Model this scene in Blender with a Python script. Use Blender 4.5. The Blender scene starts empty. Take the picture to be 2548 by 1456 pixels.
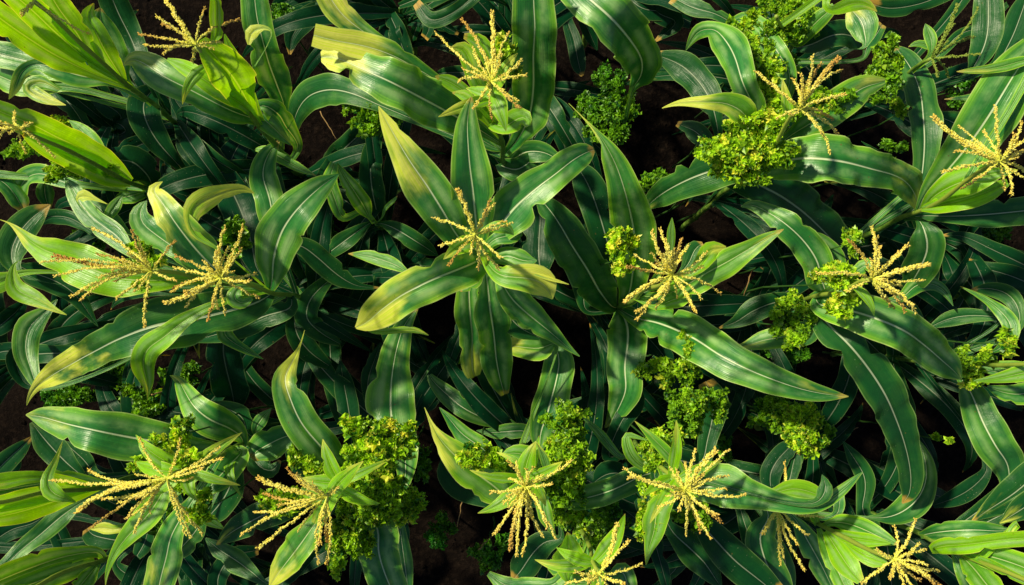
# P id | tile x y z (crown) | tile x y z (lower point of the stalk or -) | label
# L tone bleach | z list | tile | x,y,w ...      T | tile | base x y | tips
DATA = """
P p1 | A 250,10,2.0 | A 1000,680,1.25 | corn plant filling the top left corner with bright upright leaves and one tassel strand
L 1 0 | 1.3 1.6 2.0 | A | 640,520,90 400,400,190 150,240,200 -100,60,190 -300,-80,100
L .9 0 | 1.35 1.7 2.1 | A | 620,420,90 420,250,180 230,70,190 0,-120,120
L .75 0 | 1.3 1.6 1.9 | A | 660,420,80 600,300,150 520,180,190 430,60,190 350,-80,150
L .35 .4 | 1.15 1.3 1.35 1.3 | A | 780,590,70 600,560,160 400,500,140 250,470,70 150,540,80 110,650,60 65,730,5
L .85 .1 | 1.15 1.4 1.6 1.6 | A | 920,610,30 850,500,110 760,350,140 690,200,130 640,110,90 690,25,8
L .3 0 | 1.1 1.3 1.4 1.5 | A | 920,580,60 860,440,180 790,280,190 730,120,120 740,60,20
L .1 0 | .95 1.1 1.1 1.2 | A | 1100,600,60 1030,450,140 960,280,180 860,80,200 800,-80,180
L .5 .3 | 1.0 1.1 1.0 | A | 500,640,60 300,640,110 120,610,170 -50,540,150 -200,500,80
L .45 .7 | .9 1.1 1.1 | A | 400,650,50 300,600,100 200,640,90 300,710,90 400,750,50 485,773,3
L .3 0 | 1.0 1.1 1.1 | A | 700,540,60 450,520,160 200,450,180 0,400,180 -150,360,140
T A 250,10 | 160,100 650,250
P p2 | A 1445,345,2.0 | A 2180,1270,.65 | corn plant near the top left with a broad lit leaf under a drooping tassel
L 1 0 | 1.35 1.6 1.9 2.0 | A | 1840,790,80 1760,640,230 1650,490,270 1550,380,190 1480,290,60
L .95 0 | 1.25 1.65 1.75 1.68 | A | 1830,810,60 1700,715,120 1580,640,140 1450,550,120 1330,480,90 1230,435,20
L .3 .35 | 1.05 1.55 1.65 1.6 | A | 1900,900,60 1650,790,180 1400,660,210 1200,560,230 1050,460,170 960,430,90 905,482,5
L .3 0 | .95 1.3 1.6 1.7 | A | 2090,790,60 2040,640,200 1970,450,220 1930,300,200 1890,150,200 1870,0,190 1860,-150,150
L .5 .8 | 1.6 1.72 1.68 | A | 1995,215,20 1920,205,50 1840,235,90 1830,330,20
L .35 .15 | .8 1.05 1.35 1.3 1.2 | A | 2190,1080,60 2100,930,140 2010,810,150 1920,765,90 1880,820,130 1970,900,140 2070,1000,80 2145,1070,3
L .55 0 | .85 1.0 1.0 | A | 1870,1100,10 2000,1120,90 2120,1190,80 2230,1250,50 2320,1290,4
L .8 0 | 1.8 1.95 2.1 | A | 1560,330,40 1600,250,80 1590,150,90 1590,20,80 1560,-60,30
L .7 0 | 1.2 1.6 1.8 | A | 1860,720,50 1780,560,120 1700,400,90 1650,250,10
T A 1440,330 | 1210,-20 1150,120 1195,180 1020,250 1060,330 1200,395 1410,450 1500,60 1760,145 1610,310
P p3 | A 130,930,1.9 | A 1020,1370,1.05 | corn plant at the left edge with two long bright blades and a small tassel
L .95 0 | 1.1 1.4 1.7 1.8 | A | 960,1330,50 800,1220,170 600,1100,210 400,1000,210 200,900,190 0,820,150 -200,720,100
L 1 0 | 1.1 1.4 1.7 | A | 960,1350,50 800,1290,150 600,1190,180 420,1110,160 250,1020,110 180,975,50
L .5 0 | 1.0 1.2 1.1 | A | 830,1220,40 720,1120,110 640,1010,130 570,930,70 505,885,5
L .05 0 | .9 1.1 1.1 | A | 1120,1370,70 1060,1260,220 960,1180,220 870,1180,150 820,1140,30
L .4 0 | .9 1.15 1.1 .9 | A | 600,1360,50 470,1340,90 330,1280,130 220,1290,130 150,1370,130 140,1500,80 160,1580,5
L .2 0 | .8 .95 .9 | A | 340,1330,60 330,1420,110 350,1500,60 370,1540,5
L .35 0 | 1.0 1.1 1.0 | A | -150,1280,80 0,1320,120 90,1400,120 150,1500,110 185,1565,10
L .5 0 | .9 1.0 .9 | A | 1100,1400,60 960,1440,110 880,1460,60 820,1500,5
T A 150,945 | -60,900 110,825 0,1000 190,1115 400,1150 -80,960 230,900
P p4 | B 1090,600,2.0 | B 1180,1150,1.1 | top centre corn plant whose long left leaf ends in a square yellow tip
L .3 .45 | 1.3 1.6 1.75 1.65 | B | 950,920,120 820,850,250 600,730,330 350,600,310 150,510,250 0,440,200 -100,410,170 -160,420,70
L .35 .8 | 1.4 1.6 1.7 1.75 | B | 700,600,80 520,490,130 350,400,180 150,335,190 -50,300,170 -190,265,160 -215,258,155
L .25 .45 | 1.2 1.3 1.4 1.5 | B | 480,420,40 300,320,80 120,210,130 -20,90,190 -100,-30,190 -160,-150,160
L .3 0 | 1.1 1.4 1.7 1.85 | B | 1290,1020,110 1370,850,240 1400,650,290 1400,400,310 1410,200,310 1400,0,290 1400,-200,250
L .9 .5 | 1.6 1.8 1.85 | B | 1080,760,60 1000,620,120 940,470,130 890,350,110 795,355,20
L .8 .1 | 1.65 1.85 1.9 | B | 1100,580,50 1070,420,110 990,300,110 890,265,40
L .7 .2 | 1.5 1.7 1.75 | B | 1100,900,90 1190,930,120 1270,880,150 1335,850,130 1365,930,40
L .75 0 | 1.4 1.6 1.65 | B | 990,760,60 850,640,100 760,590,90 680,560,10
L .95 .2 | 1.5 1.7 1.7 | B | 970,760,40 900,700,80 805,680,10
L .7 0 | 1.4 1.6 1.6 | B | 1050,860,80 1000,780,130 1060,700,130 1150,740,120 1180,850,60
L .35 0 | 1.0 1.2 1.1 | B | 1190,1110,10 1090,1070,80 960,990,100 850,940,40
L .2 0 | .9 1.0 1.0 | B | 1230,1200,60 1330,1120,150 1480,1120,130 1590,1180,60
L .15 0 | .9 1.0 .95 | B | 1150,1210,60 1280,1250,170 1400,1170,120 1470,1120,20
L .15 0 | 1.1 1.15 1.1 .8 | A | 2760,760,100 2600,690,170 2400,660,220 2250,720,200 2170,850,130 2150,980,60
T B 1090,600 | 1095,95 875,145 685,240 1220,240 1310,450 1340,550 850,590 885,510 965,790 1095,865 1300,790 1280,740 1160,400 960,360
P p5 | C 870,800,2.05 | C 560,1200,1.5 | corn plant at the upper right with its tassel leaning above a curly bright clump
L .3 .55 | 1.45 1.65 1.7 1.6 1.35 | C | 620,1240,130 750,1190,250 900,1160,320 1150,1180,320 1400,1240,250 1600,1300,230 1700,1390,190 1740,1500,80 1735,1570,8
L .15 .15 | 1.4 1.5 1.4 1.2 | C | 560,1250,90 380,1220,240 150,1280,270 -50,1370,210 -200,1470,130 -280,1550,10
L .3 0 | 1.45 1.6 1.75 1.6 1.4 | C | 560,1000,80 530,780,150 450,600,190 400,430,220 330,300,220 240,215,120 130,230,100 60,320,40 35,370,5
L .35 0 | 1.3 1.45 1.5 1.3 | C | 800,560,100 720,400,130 640,280,130 560,180,120 450,140,100 350,180,40 290,210,5
L .6 .75 | 1.5 1.75 1.8 1.75 | C | 520,950,80 450,820,200 340,760,150 200,750,100 50,750,60 -60,765,30 -140,795,5
L .45 .1 | 1.45 1.6 1.55 | C | 800,1000,80 980,890,200 1180,750,230 1350,640,170 1500,600,50
L .1 0 | 1.35 1.4 1.2 .95 | F | 250,-160,100 600,-30,290 850,120,320 1050,300,280 1200,470,200 1280,570,30
L .1 0 | 1.0 1.1 1.0 | C | 260,900,80 220,750,170 130,600,200 0,480,200 -190,400,50
L .1 0 | .9 1.0 .9 | C | 210,1120,20 190,1060,110 100,960,130 -30,910,40
L .25 0 | 1.2 1.4 1.35 | C | 700,500,100 600,300,90 500,220,90 480,160,10
L .15 0 | 1.1 1.2 1.0 | C | 1490,600,20 1580,700,110 1640,760,120 1660,640,40
T C 870,800 | 1150,430 545,525 650,615 880,540 965,415 1025,470 1175,510 1200,695 1110,875 1150,975 1100,1125 700,870 930,600 820,580
P p6 | C 2340,1190,2.0 | F 1735,165,1.45 | corn plant at the right edge with a pale sprawling tassel over broad green leaves
L .15 0 | 1.35 1.3 1.25 1.1 | C | 1740,1500,60 1770,1300,130 1790,1050,190 1780,850,210 1760,680,200 1700,520,170 1620,400,110 1560,330,10
L .3 0 | 1.45 1.65 1.8 1.8 | C | 1800,1420,90 1950,1260,220 2100,1080,310 2250,870,370 2380,660,350 2480,500,300 2600,350,200
L .55 .2 | 1.8 1.85 1.8 | C | 2560,440,60 2400,480,80 2250,510,60 2120,520,40 2025,527,5
L .15 0 | 1.35 1.4 1.4 | F | 1800,185,70 1950,190,90 2200,180,170 2520,150,200 2700,130,180
L 1 0 | 1.5 1.65 1.7 1.7 | F | 1770,135,40 1900,110,110 2100,60,150 2250,10,140 2400,-60,50
L .15 .1 | 1.35 1.45 1.4 1.3 1.1 | F | 1745,210,40 1800,330,200 1810,430,220 1760,560,220 1680,700,130 1640,780,15
L .8 0 | 1.5 1.65 1.75 1.8 | C | 1850,1450,100 2050,1340,210 2250,1290,160 2350,1270,60
L .3 0 | .9 1.0 1.0 | C | 2280,760,60 2200,720,70 2080,720,40 1935,730,4
L .15 0 | .9 1.0 1.0 | C | 2300,1050,60 2150,980,150 2000,900,160 1880,850,60
T C 2340,1190 | 1855,860 1985,990 2025,1110 1940,1255 2070,1385 2310,785 2225,965 2450,990 2520,1110 2640,1060 2430,1430 2560,1320 2520,1250 2600,980 2500,900 2380,1380
P p7 | D 1150,590,2.0 | - | corn plant at the left with a thick rusty tassel spike over a yellow-tipped leaf
L .85 .6 | 1.65 1.75 1.75 1.7 1.6 | D | 1050,660,190 900,650,260 700,590,290 500,500,260 350,450,190 240,390,110 150,310,60 70,240,15 0,215,4
L .25 0 | 1.3 1.4 1.3 | D | 1000,480,60 850,330,150 700,220,150 600,110,130 540,0,110 480,-90,10
L .7 .6 | 1.35 1.42 1.4 | D | 560,60,30 600,30,90 680,55,40 790,100,3
L .45 0 | 1.2 1.35 1.3 | D | 770,330,10 790,200,60 850,110,80 905,25,5
L .15 0 | 1.1 1.3 1.2 | D | 130,600,60 80,450,190 160,280,200 270,170,140 370,105,10
L .1 0 | 1.1 1.2 1.2 1.1 | D | 130,545,30 230,600,160 400,660,180 550,760,130 630,870,80 720,1000,5
L .85 .3 | 1.2 1.5 1.5 | D | 110,530,15 90,640,80 120,730,130 250,790,110 370,860,50 490,915,5
L .8 0 | 1.2 1.3 1.3 | D | 200,600,40 100,620,60 40,660,120 -80,690,150 -200,700,100
L .25 0 | .9 1.1 1.1 1.0 | D | 280,1440,60 230,1320,110 190,1200,150 190,1080,170 230,980,170 330,900,90 420,800,10
L .05 0 | .8 .9 .9 | D | 200,1430,60 130,1320,110 120,1200,120 150,1150,60
L .1 0 | 1.0 1.1 1.0 | D | 700,310,60 500,200,100 350,200,90 280,260,10
L .25 0 | 1.2 1.3 1.2 | D | 950,350,80 820,240,130 720,120,110 630,60,40
T D 1120,590 | 400,480 405,630 600,800 530,775 680,280 970,300 1280,375 1060,1000 1290,660 860,790 950,470 1010,340 720,640 900,500 300,530
P p8 | D 1630,640,2.05 | D 2010,750,1.45 | corn plant with a round star-shaped tassel and a long dark leaf sweeping lower left
L .15 .75 | 1.45 1.6 1.65 1.6 1.35 1.2 | D | 1900,820,180 1700,880,280 1400,950,350 1150,990,370 900,1080,270 700,1180,220 500,1290,190 350,1380,130 260,1450,60 210,1530,25 195,1580,4
L .7 .3 | 1.55 1.72 1.7 1.5 | D | 1550,850,60 1400,930,90 1310,990,120 1200,1080,160 1080,1170,170 1050,1280,150 1080,1400,90 1090,1490,25 1085,1545,4
L .3 0 | 1.5 1.65 1.75 1.65 | D | 2000,660,120 2010,500,250 2070,300,310 2180,140,270 2300,20,200 2400,-60,120 2490,-120,10
L .3 .75 | 1.6 1.75 1.85 1.8 | D | 1640,620,100 1500,500,250 1370,350,280 1260,200,210 1170,60,140 1115,-20,70 1195,-65,5
L .85 .85 | 1.5 1.8 1.85 1.75 | D | 1620,440,20 1500,370,40 1430,320,60 1400,220,90 1430,120,150 1520,60,150 1650,10,100 1800,-15,50 1870,22,5
L .3 0 | 1.5 1.6 1.6 | D | 1400,560,60 1300,440,130 1150,330,180 1030,220,150 1030,130,90 1080,75,5
L .0 0 | .95 1.0 1.0 .9 .8 | D | 1900,600,80 1850,400,220 1770,150,250 1690,-50,230 1700,-230,200 1780,-370,120 1860,-480,10
L .3 0 | 1.0 1.1 1.05 | D | 2020,500,60 2010,250,180 1980,60,200 1930,-130,180 1980,-280,110 2050,-360,20
L .0 0 | 1.2 1.2 1.0 .7 | D | 1700,960,100 1640,1150,220 1660,1300,230 1700,1456,240 1720,1560,150 1740,1640,20
L .4 0 | 1.3 1.4 1.3 | D | 1690,980,80 1640,1050,110 1720,1120,80 1820,1180,50 1935,1240,4
L .1 0 | 1.1 1.2 1.1 1.0 | D | 2100,400,60 2200,400,120 2330,490,160 2480,620,150 2620,700,60 2790,715,10
L .1 0 | 1.2 1.2 1.1 | D | 2150,850,100 1950,920,170 1750,1010,170 1550,1070,100 1400,1110,20
L .12 .05 | .9 1.1 .9 | D | 2420,660,60 2280,800,150 2250,930,170 2350,1040,130 2500,1130,40
L .1 0 | .8 .9 .8 | D | 2180,880,60 2180,1050,150 2270,1180,150 2420,1290,60
L .5 0 | 1.7 1.75 1.7 | D | 1750,720,60 1720,790,120 1780,830,90 1850,790,30
T D 1625,640 | 1220,825 1290,485 1285,570 1270,720 1365,770 1370,855 1530,950 1655,905 1895,785 1885,610 1830,665 1785,265 1655,265 1590,450 1770,440 1270,740 1500,520 1600,870
P p9 | E 975,325,2.1 | - | corn plant in the very middle with five broad leaves radiating from a sparse pale tassel
L .35 .1 | 1.6 1.75 1.85 1.9 | E | 990,330,150 970,150,280 955,0,300 930,-200,265 920,-350,215 915,-500,150 935,-640,60 945,-690,8
L .28 .8 | 1.55 1.75 1.85 1.9 | E | 880,380,150 720,130,290 620,-30,300 500,-200,250 420,-330,180 340,-470,110 290,-560,50 262,-620,3
L .32 0 | 1.6 1.7 1.75 1.7 | E | 1110,340,160 1230,160,320 1400,0,260 1560,-120,220 1700,-230,190 1800,-285,130 1845,-300,40
L .4 .95 | 1.5 1.75 1.8 1.7 1.55 | E | 1000,510,180 850,580,270 650,660,290 450,760,270 280,880,240 170,975,140 95,1010,20
L .75 .2 | 1.5 1.58 1.5 | E | 180,1030,20 260,1040,40 380,1030,45 520,1020,45 630,1065,5
L .6 .85 | 1.6 1.75 1.75 1.7 | E | 1100,580,90 1180,630,150 1320,640,190 1430,660,210 1500,710,170 1540,800,8
L .3 0 | 1.55 1.65 1.65 | E | 1100,500,80 1220,480,140 1340,520,120 1425,515,10
L .6 .9 | 1.7 1.75 1.74 | E | 1380,600,20 1470,635,30 1560,660,25 1660,690,5
L .4 0 | 1.5 1.6 1.55 | E | 1000,560,100 940,630,180 890,690,140 860,740,20
L .6 0 | 1.85 1.95 1.9 | E | 1040,290,40 1150,265,90 1230,290,60 1255,330,5
L .85 .2 | 1.85 1.95 1.85 | E | 1010,370,40 1040,450,100 1060,530,40 1050,560,5
L .3 0 | 1.6 1.7 1.6 | E | 1130,350,90 1230,330,130 1300,300,60 1310,340,20
L .4 .6 | 1.4 1.35 1.2 1.0 | E | 940,640,130 930,850,210 950,1050,180 950,1250,160 960,1350,110 970,1370,80
L .25 .1 | 1.45 1.4 1.2 .95 | E | 1060,650,120 1080,850,230 1110,1050,230 1130,1250,220 1160,1400,150 1190,1500,60
L .35 .05 | 1.4 1.45 1.35 1.3 | E | 1150,640,80 1230,780,190 1340,890,220 1450,980,170 1560,1070,100 1650,1150,50 1740,1220,6
L .15 0 | 1.3 1.3 1.2 | E | 1130,680,100 1180,850,180 1290,1000,170 1450,1085,40
L .5 0 | 1.2 1.3 1.2 | E | 470,600,30 430,570,60 320,520,100 180,480,80 40,465,5
L .05 0 | .9 .95 .9 | E | 1450,640,60 1440,520,210 1440,350,240 1450,180,180 1430,80,60 1440,40,8
T E 975,325 | 850,0 670,205 1110,100 1240,240 1085,75 715,405 780,540 945,465 1000,575 1150,570 1165,495 1190,230
P p10 | E 2420,625,2.1 | E 2010,870,.85 | corn plant right of centre with a very long leaf reaching to the lower right
L .45 .15 | 1.0 1.5 1.8 1.9 1.9 | E | 2100,760,160 2130,600,220 2150,400,290 2120,200,300 2070,0,230 2010,-180,180 1950,-300,120 1890,-400,50 1800,-500,15 1660,-640,4
L .15 0 | .9 1.3 1.5 1.5 | E | 1990,860,80 1900,760,230 1790,570,290 1680,400,280 1580,230,230 1500,120,150 1430,50,50 1380,20,8
L .08 0 | .9 1.2 1.2 | E | 2000,600,150 1930,330,220 1870,130,230 1800,-50,210 1740,-150,130 1700,-200,20
L .28 .08 | .9 1.1 1.1 .9 | E | 2050,900,140 2090,1000,270 2090,1150,270 2070,1300,250 2080,1450,230 2040,1570,170 1980,1680,90 1925,1745,5
L .6 .1 | 1.4 1.75 1.85 1.9 | F | -100,760,80 50,690,170 200,600,220 350,520,190 500,430,130 650,340,70 755,285,5
L .7 0 | 1.4 1.6 1.7 | E | 2300,860,40 2400,810,110 2500,780,130 2570,720,20
L .28 .1 | .9 1.35 1.55 1.6 1.55 | F | -350,930,100 -150,980,250 100,1090,300 300,1220,280 500,1320,240 700,1400,200 900,1465,150 1080,1500,90 1230,1515,6
L .9 .4 | 1.7 1.85 1.8 | F | 20,640,40 150,540,110 220,430,130 330,425,30
L .15 0 | 1.5 1.7 1.7 | F | 0,600,40 70,520,120 100,420,130 160,390,30
L .6 0 | 1.7 1.9 2.0 | E | 2410,420,50 2410,340,60 2415,280,50 2420,200,4
L .1 0 | .7 .8 .8 | F | -700,880,60 -720,700,150 -780,500,170 -750,350,50
T E 2420,625 | 2070,810 2150,480 2100,560 2160,890 2165,945 2300,860 2270,300 2330,290 2490,350 2380,370 2540,400 2671,455 2776,755 2586,890 2560,820 2350,460 2440,430 2250,820 2640,560 2310,540
P p11 | F 1400,650,2.05 | F 960,800,1.45 | corn plant on the right with a fan-shaped tassel beside a curly frill
L .25 .05 | 1.4 1.55 1.6 1.5 | F | 1060,770,60 1030,660,180 1000,520,210 900,370,210 760,240,190 620,150,110 500,100,60 440,120,5
L .3 0 | 1.4 1.5 1.6 | F | 1150,640,80 1130,500,140 1050,400,120 950,310,60 880,240,10
L .35 .08 | 1.5 1.7 1.75 1.6 1.45 | F | 1000,830,120 1150,860,220 1400,930,290 1600,1010,290 1780,1130,260 1920,1250,220 2020,1340,110 2060,1390,10
L .12 0 | 1.4 1.55 1.5 1.35 1.2 | F | 970,850,80 1080,980,230 1250,1150,260 1400,1340,270 1500,1500,270 1580,1680,240 1640,1850,200 1680,2020,170 1690,2150,150 1670,2250,80 1625,2300,10
L .45 .3 | 1.3 1.35 1.3 | F | 960,900,60 900,1020,140 780,1070,160 600,1100,130 480,1140,60 400,1150,8
L .1 0 | 1.0 1.1 1.0 | F | 880,800,60 700,820,140 520,890,160 400,970,80 280,1010,10
L .25 0 | 1.2 1.3 1.2 | F | 1600,800,60 1740,690,110 1860,690,80 1940,740,60 2000,850,4
L .15 0 | 1.0 1.1 1.1 | F | 1000,950,60 960,1020,130 900,1100,100 860,1150,10
L .45 0 | 1.5 1.75 1.8 | F | 1260,620,60 1320,570,90 1380,530,100 1390,600,20
T F 1400,650 | 1805,545 1005,610 1235,370 1405,270 1440,350 1665,400 1780,655 1700,850 1725,890 1650,890 1560,860 1460,420 1530,820 1600,450 1380,580 1620,700 1220,740
P p12 | G 1230,670,1.95 | G 1790,430,1.25 | lower left corn plant with a wide tassel branching both ways and a left-pointing leaf
L .28 .15 | 1.35 1.6 1.7 1.6 | G | 1400,440,150 1200,410,280 950,370,320 700,320,290 480,270,230 300,220,130 190,205,8
L .4 .15 | 1.25 1.45 1.45 1.3 | G | 1780,380,80 1680,300,190 1540,240,240 1430,150,190 1360,40,120 1310,-50,60 1250,-85,5
L .65 .2 | 1.7 1.75 1.7 1.55 | G | 1230,720,80 1150,850,170 1050,980,170 950,1080,130 870,1180,80 810,1290,45 780,1400,20 775,1460,4
L .45 0 | 1.35 1.5 1.5 | G | 1780,470,80 1700,560,200 1580,690,180 1480,800,20
L .75 .1 | 1.3 1.5 1.5 | G | 1780,440,40 1690,530,80 1690,640,55 1730,740,30 1785,815,3
L .35 .2 | 1.5 1.6 1.5 1.4 | G | 1400,860,80 1330,960,150 1250,1110,190 1220,1250,220 1180,1400,220 1150,1560,180
L .15 0 | 1.3 1.4 1.3 | G | 1500,950,60 1420,1080,160 1310,1200,130 1240,1265,10
L .6 0 | 1.5 1.6 1.5 | G | 1430,890,40 1540,975,80 1655,1050,5
L .1 0 | 1.2 1.3 1.2 | G | 1740,560,100 1680,750,200 1580,900,190 1480,1000,30
L .5 0 | 1.4 1.5 1.55 | G | 1700,470,60 1560,480,120 1400,480,150 1300,560,150 1220,620,60
L .35 0 | 1.1 1.2 1.2 | G | 2230,330,60 2080,370,180 1960,430,230 1870,480,150 1840,520,80
L .2 0 | 1.0 1.1 1.1 | G | 1880,330,50 1920,240,90 1995,155,5
L .1 0 | 1.0 1.1 1.1 | G | 1830,360,60 1780,220,130 1650,150,100 1550,110,10
L .15 0 | 1.0 1.1 1.1 | G | 1860,480,60 1900,580,150 2000,620,100 2060,540,20
L .8 .7 | 1.35 1.45 1.4 | G | 850,1050,60 760,1030,80 665,1045,10
T G 1230,670 | 560,915 650,615 690,1020 1030,375 1325,390 1610,450 1625,525 1490,600 1490,1080 1365,1080 1400,1100 990,1075 945,940 810,760 750,820 380,680 880,850
P p13 | G 2400,800,1.95 | - | corn plant with its tassel fanned left beside the large curly mass at the bottom
L .25 .75 | 1.4 1.6 1.65 1.5 | G | 2520,600,140 2350,430,250 2210,260,240 2130,80,220 2090,-60,170 2140,-170,90 2200,-290,20 2240,-420,4
L .1 .15 | 1.5 1.6 1.5 | G | 2250,860,100 2100,890,170 1960,930,200 1800,1010,180 1680,1080,120 1590,1160,8
L .5 .75 | 1.55 1.75 1.75 1.6 | G | 2330,980,110 2210,1150,210 2110,1280,190 2020,1400,100 1980,1470,10
L .85 .5 | 1.75 1.85 1.9 | G | 2420,810,60 2480,720,110 2560,640,90 2670,545,5
L .7 0 | 1.7 1.8 1.8 | G | 2400,830,60 2320,790,130 2220,740,30
L .15 0 | 1.2 1.25 1.1 | G | 1975,1450,30 1860,1370,100 1740,1280,150 1600,1190,110 1510,1110,10
L .3 .15 | 1.3 1.4 1.3 | H | 200,930,160 260,1050,270 260,1200,280 300,1350,260 360,1500,230 400,1600,100
L .35 .1 | 1.0 1.1 1.1 1.0 .95 | H | 400,800,60 460,650,110 440,450,220 360,250,330 350,60,330 370,-150,230 400,-300,190 450,-450,120 560,-600,8
L .2 0 | .9 1.0 .9 | H | 420,1050,80 440,1200,110 460,1350,110 480,1500,60
L .05 0 | .8 .8 .8 | H | 80,500,60 60,300,130 30,100,150 0,-60,120 -20,-200,10
L .05 0 | .8 .8 .8 | H | 180,60,60 190,-80,110 240,-220,80 280,-330,10
T G 2405,800 | 1900,670 1950,785 1880,920 1780,1080 1900,1185 2180,640 2350,1150 2405,1130 2400,1300 2480,740 2110,600 2050,870 2290,700 2340,1300
P p14 | H 1340,730,1.95 | - | corn plant at the bottom centre whose tassel hangs downwards in a long pale bunch
L .6 .8 | 1.55 1.65 1.7 1.7 | H | 1240,820,120 1100,720,250 950,610,270 820,500,200 720,390,110 660,290,40 600,150,4
L .05 0 | 1.35 1.4 1.3 | H | 1180,830,100 1000,780,180 850,700,210 760,600,150 735,520,15
L .35 0 | 1.4 1.5 1.5 | H | 1150,540,70 1000,430,130 870,340,120 790,240,70 708,150,4
L .5 .2 | 1.6 1.65 1.6 | H | 1470,790,60 1470,880,110 1500,980,90 1565,1110,8
L .6 0 | 1.5 1.7 1.7 | H | 1430,580,60 1340,500,140 1230,480,90 1170,500,15
L .5 .3 | 1.7 1.85 1.9 | H | 1500,620,50 1480,520,60 1425,405,4
L .75 .5 | 1.7 1.85 1.8 | H | 1370,600,40 1290,550,50 1210,510,40 1130,480,4
L .12 0 | 1.1 1.2 1.1 | H | 1600,1120,60 1500,1130,150 1390,1230,200 1310,1350,180 1250,1420,40
L .2 0 | 1.0 1.0 .9 | H | 1370,330,80 1230,325,110 1100,335,70 980,320,4
L .3 .1 | 1.0 1.05 1.0 .95 | H | 1440,470,40 1450,350,150 1500,200,250 1540,60,230 1570,-60,230 1590,-200,200 1530,-370,60 1500,-400,10
L .55 .3 | 1.05 1.1 1.1 | E | 1560,1120,60 1460,1160,170 1310,1150,150 1220,1140,110 1205,1140,90
L .2 0 | .8 .9 .8 | H | 1270,280,40 1180,260,80 1040,230,110 880,150,140 760,50,130 650,-60,60 620,-120,8
T H 1340,730 | 1230,1185 1110,1085 1325,1230 1565,1105 1185,850 1090,770 1220,670 1270,560 1350,600 1475,650 1535,710 1685,540 1465,1090 1215,545 1280,1240 1380,950 1440,830 1400,590 1260,920 1500,1030
P p15 | I 30,750,2.0 | - | corn plant at the lower right of centre with a golden tassel exploding in all directions
L .3 .1 | 1.55 1.7 1.75 1.7 | I | 150,740,180 300,720,300 500,790,210 700,840,140 900,880,110 1050,850,90 1180,760,70 1270,680,40 1335,625,4
L .15 0 | 1.65 1.8 1.75 | I | 1000,850,60 1060,780,110 1070,720,80 1035,645,5
L .8 0 | 1.4 1.6 1.6 | I | 650,790,60 800,745,120 950,770,130 1080,830,40
L .12 0 | 1.4 1.4 1.3 | I | -80,1040,100 60,1180,220 180,1300,190 260,1420,90 300,1480,8
L .08 0 | 1.4 1.4 1.3 | I | 100,950,100 250,1120,220 400,1280,250 550,1400,230 700,1520,150
L .65 .2 | 1.6 1.7 1.6 | H | 2400,800,90 2310,900,180 2290,1050,150 2250,1180,70 2228,1310,4
L .6 0 | 1.5 1.6 1.6 | H | 2260,600,50 2140,530,80 2090,430,80 2080,340,50 2160,370,30 2240,390,5
L .6 .3 | 1.6 1.75 1.75 | H | 2480,640,60 2400,500,90 2290,390,70 2210,310,35 2145,250,4
L .2 0 | 1.35 1.4 1.4 | H | 2350,600,60 2200,650,150 2020,740,170 1850,800,170 1660,840,110 1600,860,20
L .05 0 | .9 1.0 1.0 | H | 2150,640,60 1980,630,170 1900,660,160 1850,700,40
L .05 0 | .9 1.0 1.0 | H | 2050,480,60 1960,520,100 2050,250,130 2150,100,140 2120,-60,60
L .35 0 | 1.0 1.1 1.1 | H | 2060,520,40 1960,430,60 1880,330,60 1760,220,10
L .1 0 | .9 1.0 1.0 | I | 150,550,100 190,400,130 230,230,170 240,100,200 180,-40,110
T I 25,755 | 250,465 -420,605 -380,665 -160,880 105,470 350,460 340,655 465,795 245,800 300,990 215,1110 140,1060 35,1080 -20,900 -80,600 30,560 -100,800 260,940 160,640 60,900 -30,620
P p16 | I 710,890,1.55 | - | small corn plant whose drooping tassel hangs out below a leaf near the bottom right
L .2 0 | 1.3 1.3 1.2 | I | 650,950,100 580,1080,210 610,1250,220 700,1430,210 780,1560,120
L .3 0 | 1.3 1.3 1.2 | I | 820,950,60 930,1130,150 1040,1330,150 1120,1500,90
L .25 0 | 1.1 1.2 1.1 | I | 740,1180,60 770,1330,120 770,1500,120
L .05 0 | 1.2 1.2 1.2 | I | 660,800,60 650,650,140 720,520,140 810,430,100 840,380,10
L .1 0 | 1.2 1.2 1.2 | I | 780,720,60 820,580,110 850,470,60
L .1 0 | 1.0 1.1 1.1 | I | 450,950,80 500,1100,110 540,1250,90 560,1350,10
T I 710,895 | 605,1070 730,1310 750,1250 905,1340 930,1090 715,1060 1035,950 760,560 850,1150
P p17 | I 1560,1270,1.95 | I 1040,1030,1.4 | bottom right corn plant with a bare yellow stalk and a tassel pointing rightwards
L .5 0 | 1.4 1.6 1.7 | I | 1080,1000,50 1200,1000,120 1350,1050,150 1500,1120,100 1600,1155,8
L .85 0 | 1.42 1.65 1.75 | I | 1110,1065,40 1250,1110,90 1400,1130,90 1540,1150,10
L .85 .1 | 1.4 1.55 1.6 | I | 1060,1060,40 1130,1170,130 1230,1320,160 1320,1430,60
L .6 0 | 1.35 1.45 1.5 | I | 1010,1040,30 1080,1200,110 1150,1350,130 1220,1500,120
L .95 0 | 1.5 1.65 1.7 | I | 1230,1160,40 1330,1220,120 1450,1270,120 1510,1300,30
L .2 0 | 1.1 1.15 1.1 1.0 | I | 1420,960,40 1500,960,90 1620,920,160 1740,820,180 1800,680,140 1790,520,90 1740,380,8
L .12 0 | 1.0 1.0 1.0 | I | 1450,1060,60 1370,980,130 1330,880,90 1350,800,110 1350,660,130 1270,520,100 1190,400,10
L .3 0 | 1.2 1.2 1.2 | I | 1100,960,40 1160,920,60 1160,840,70 1190,780,20
L .6 .1 | 1.35 1.5 1.5 | I | 1000,1010,40 950,920,60 900,880,20
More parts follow.
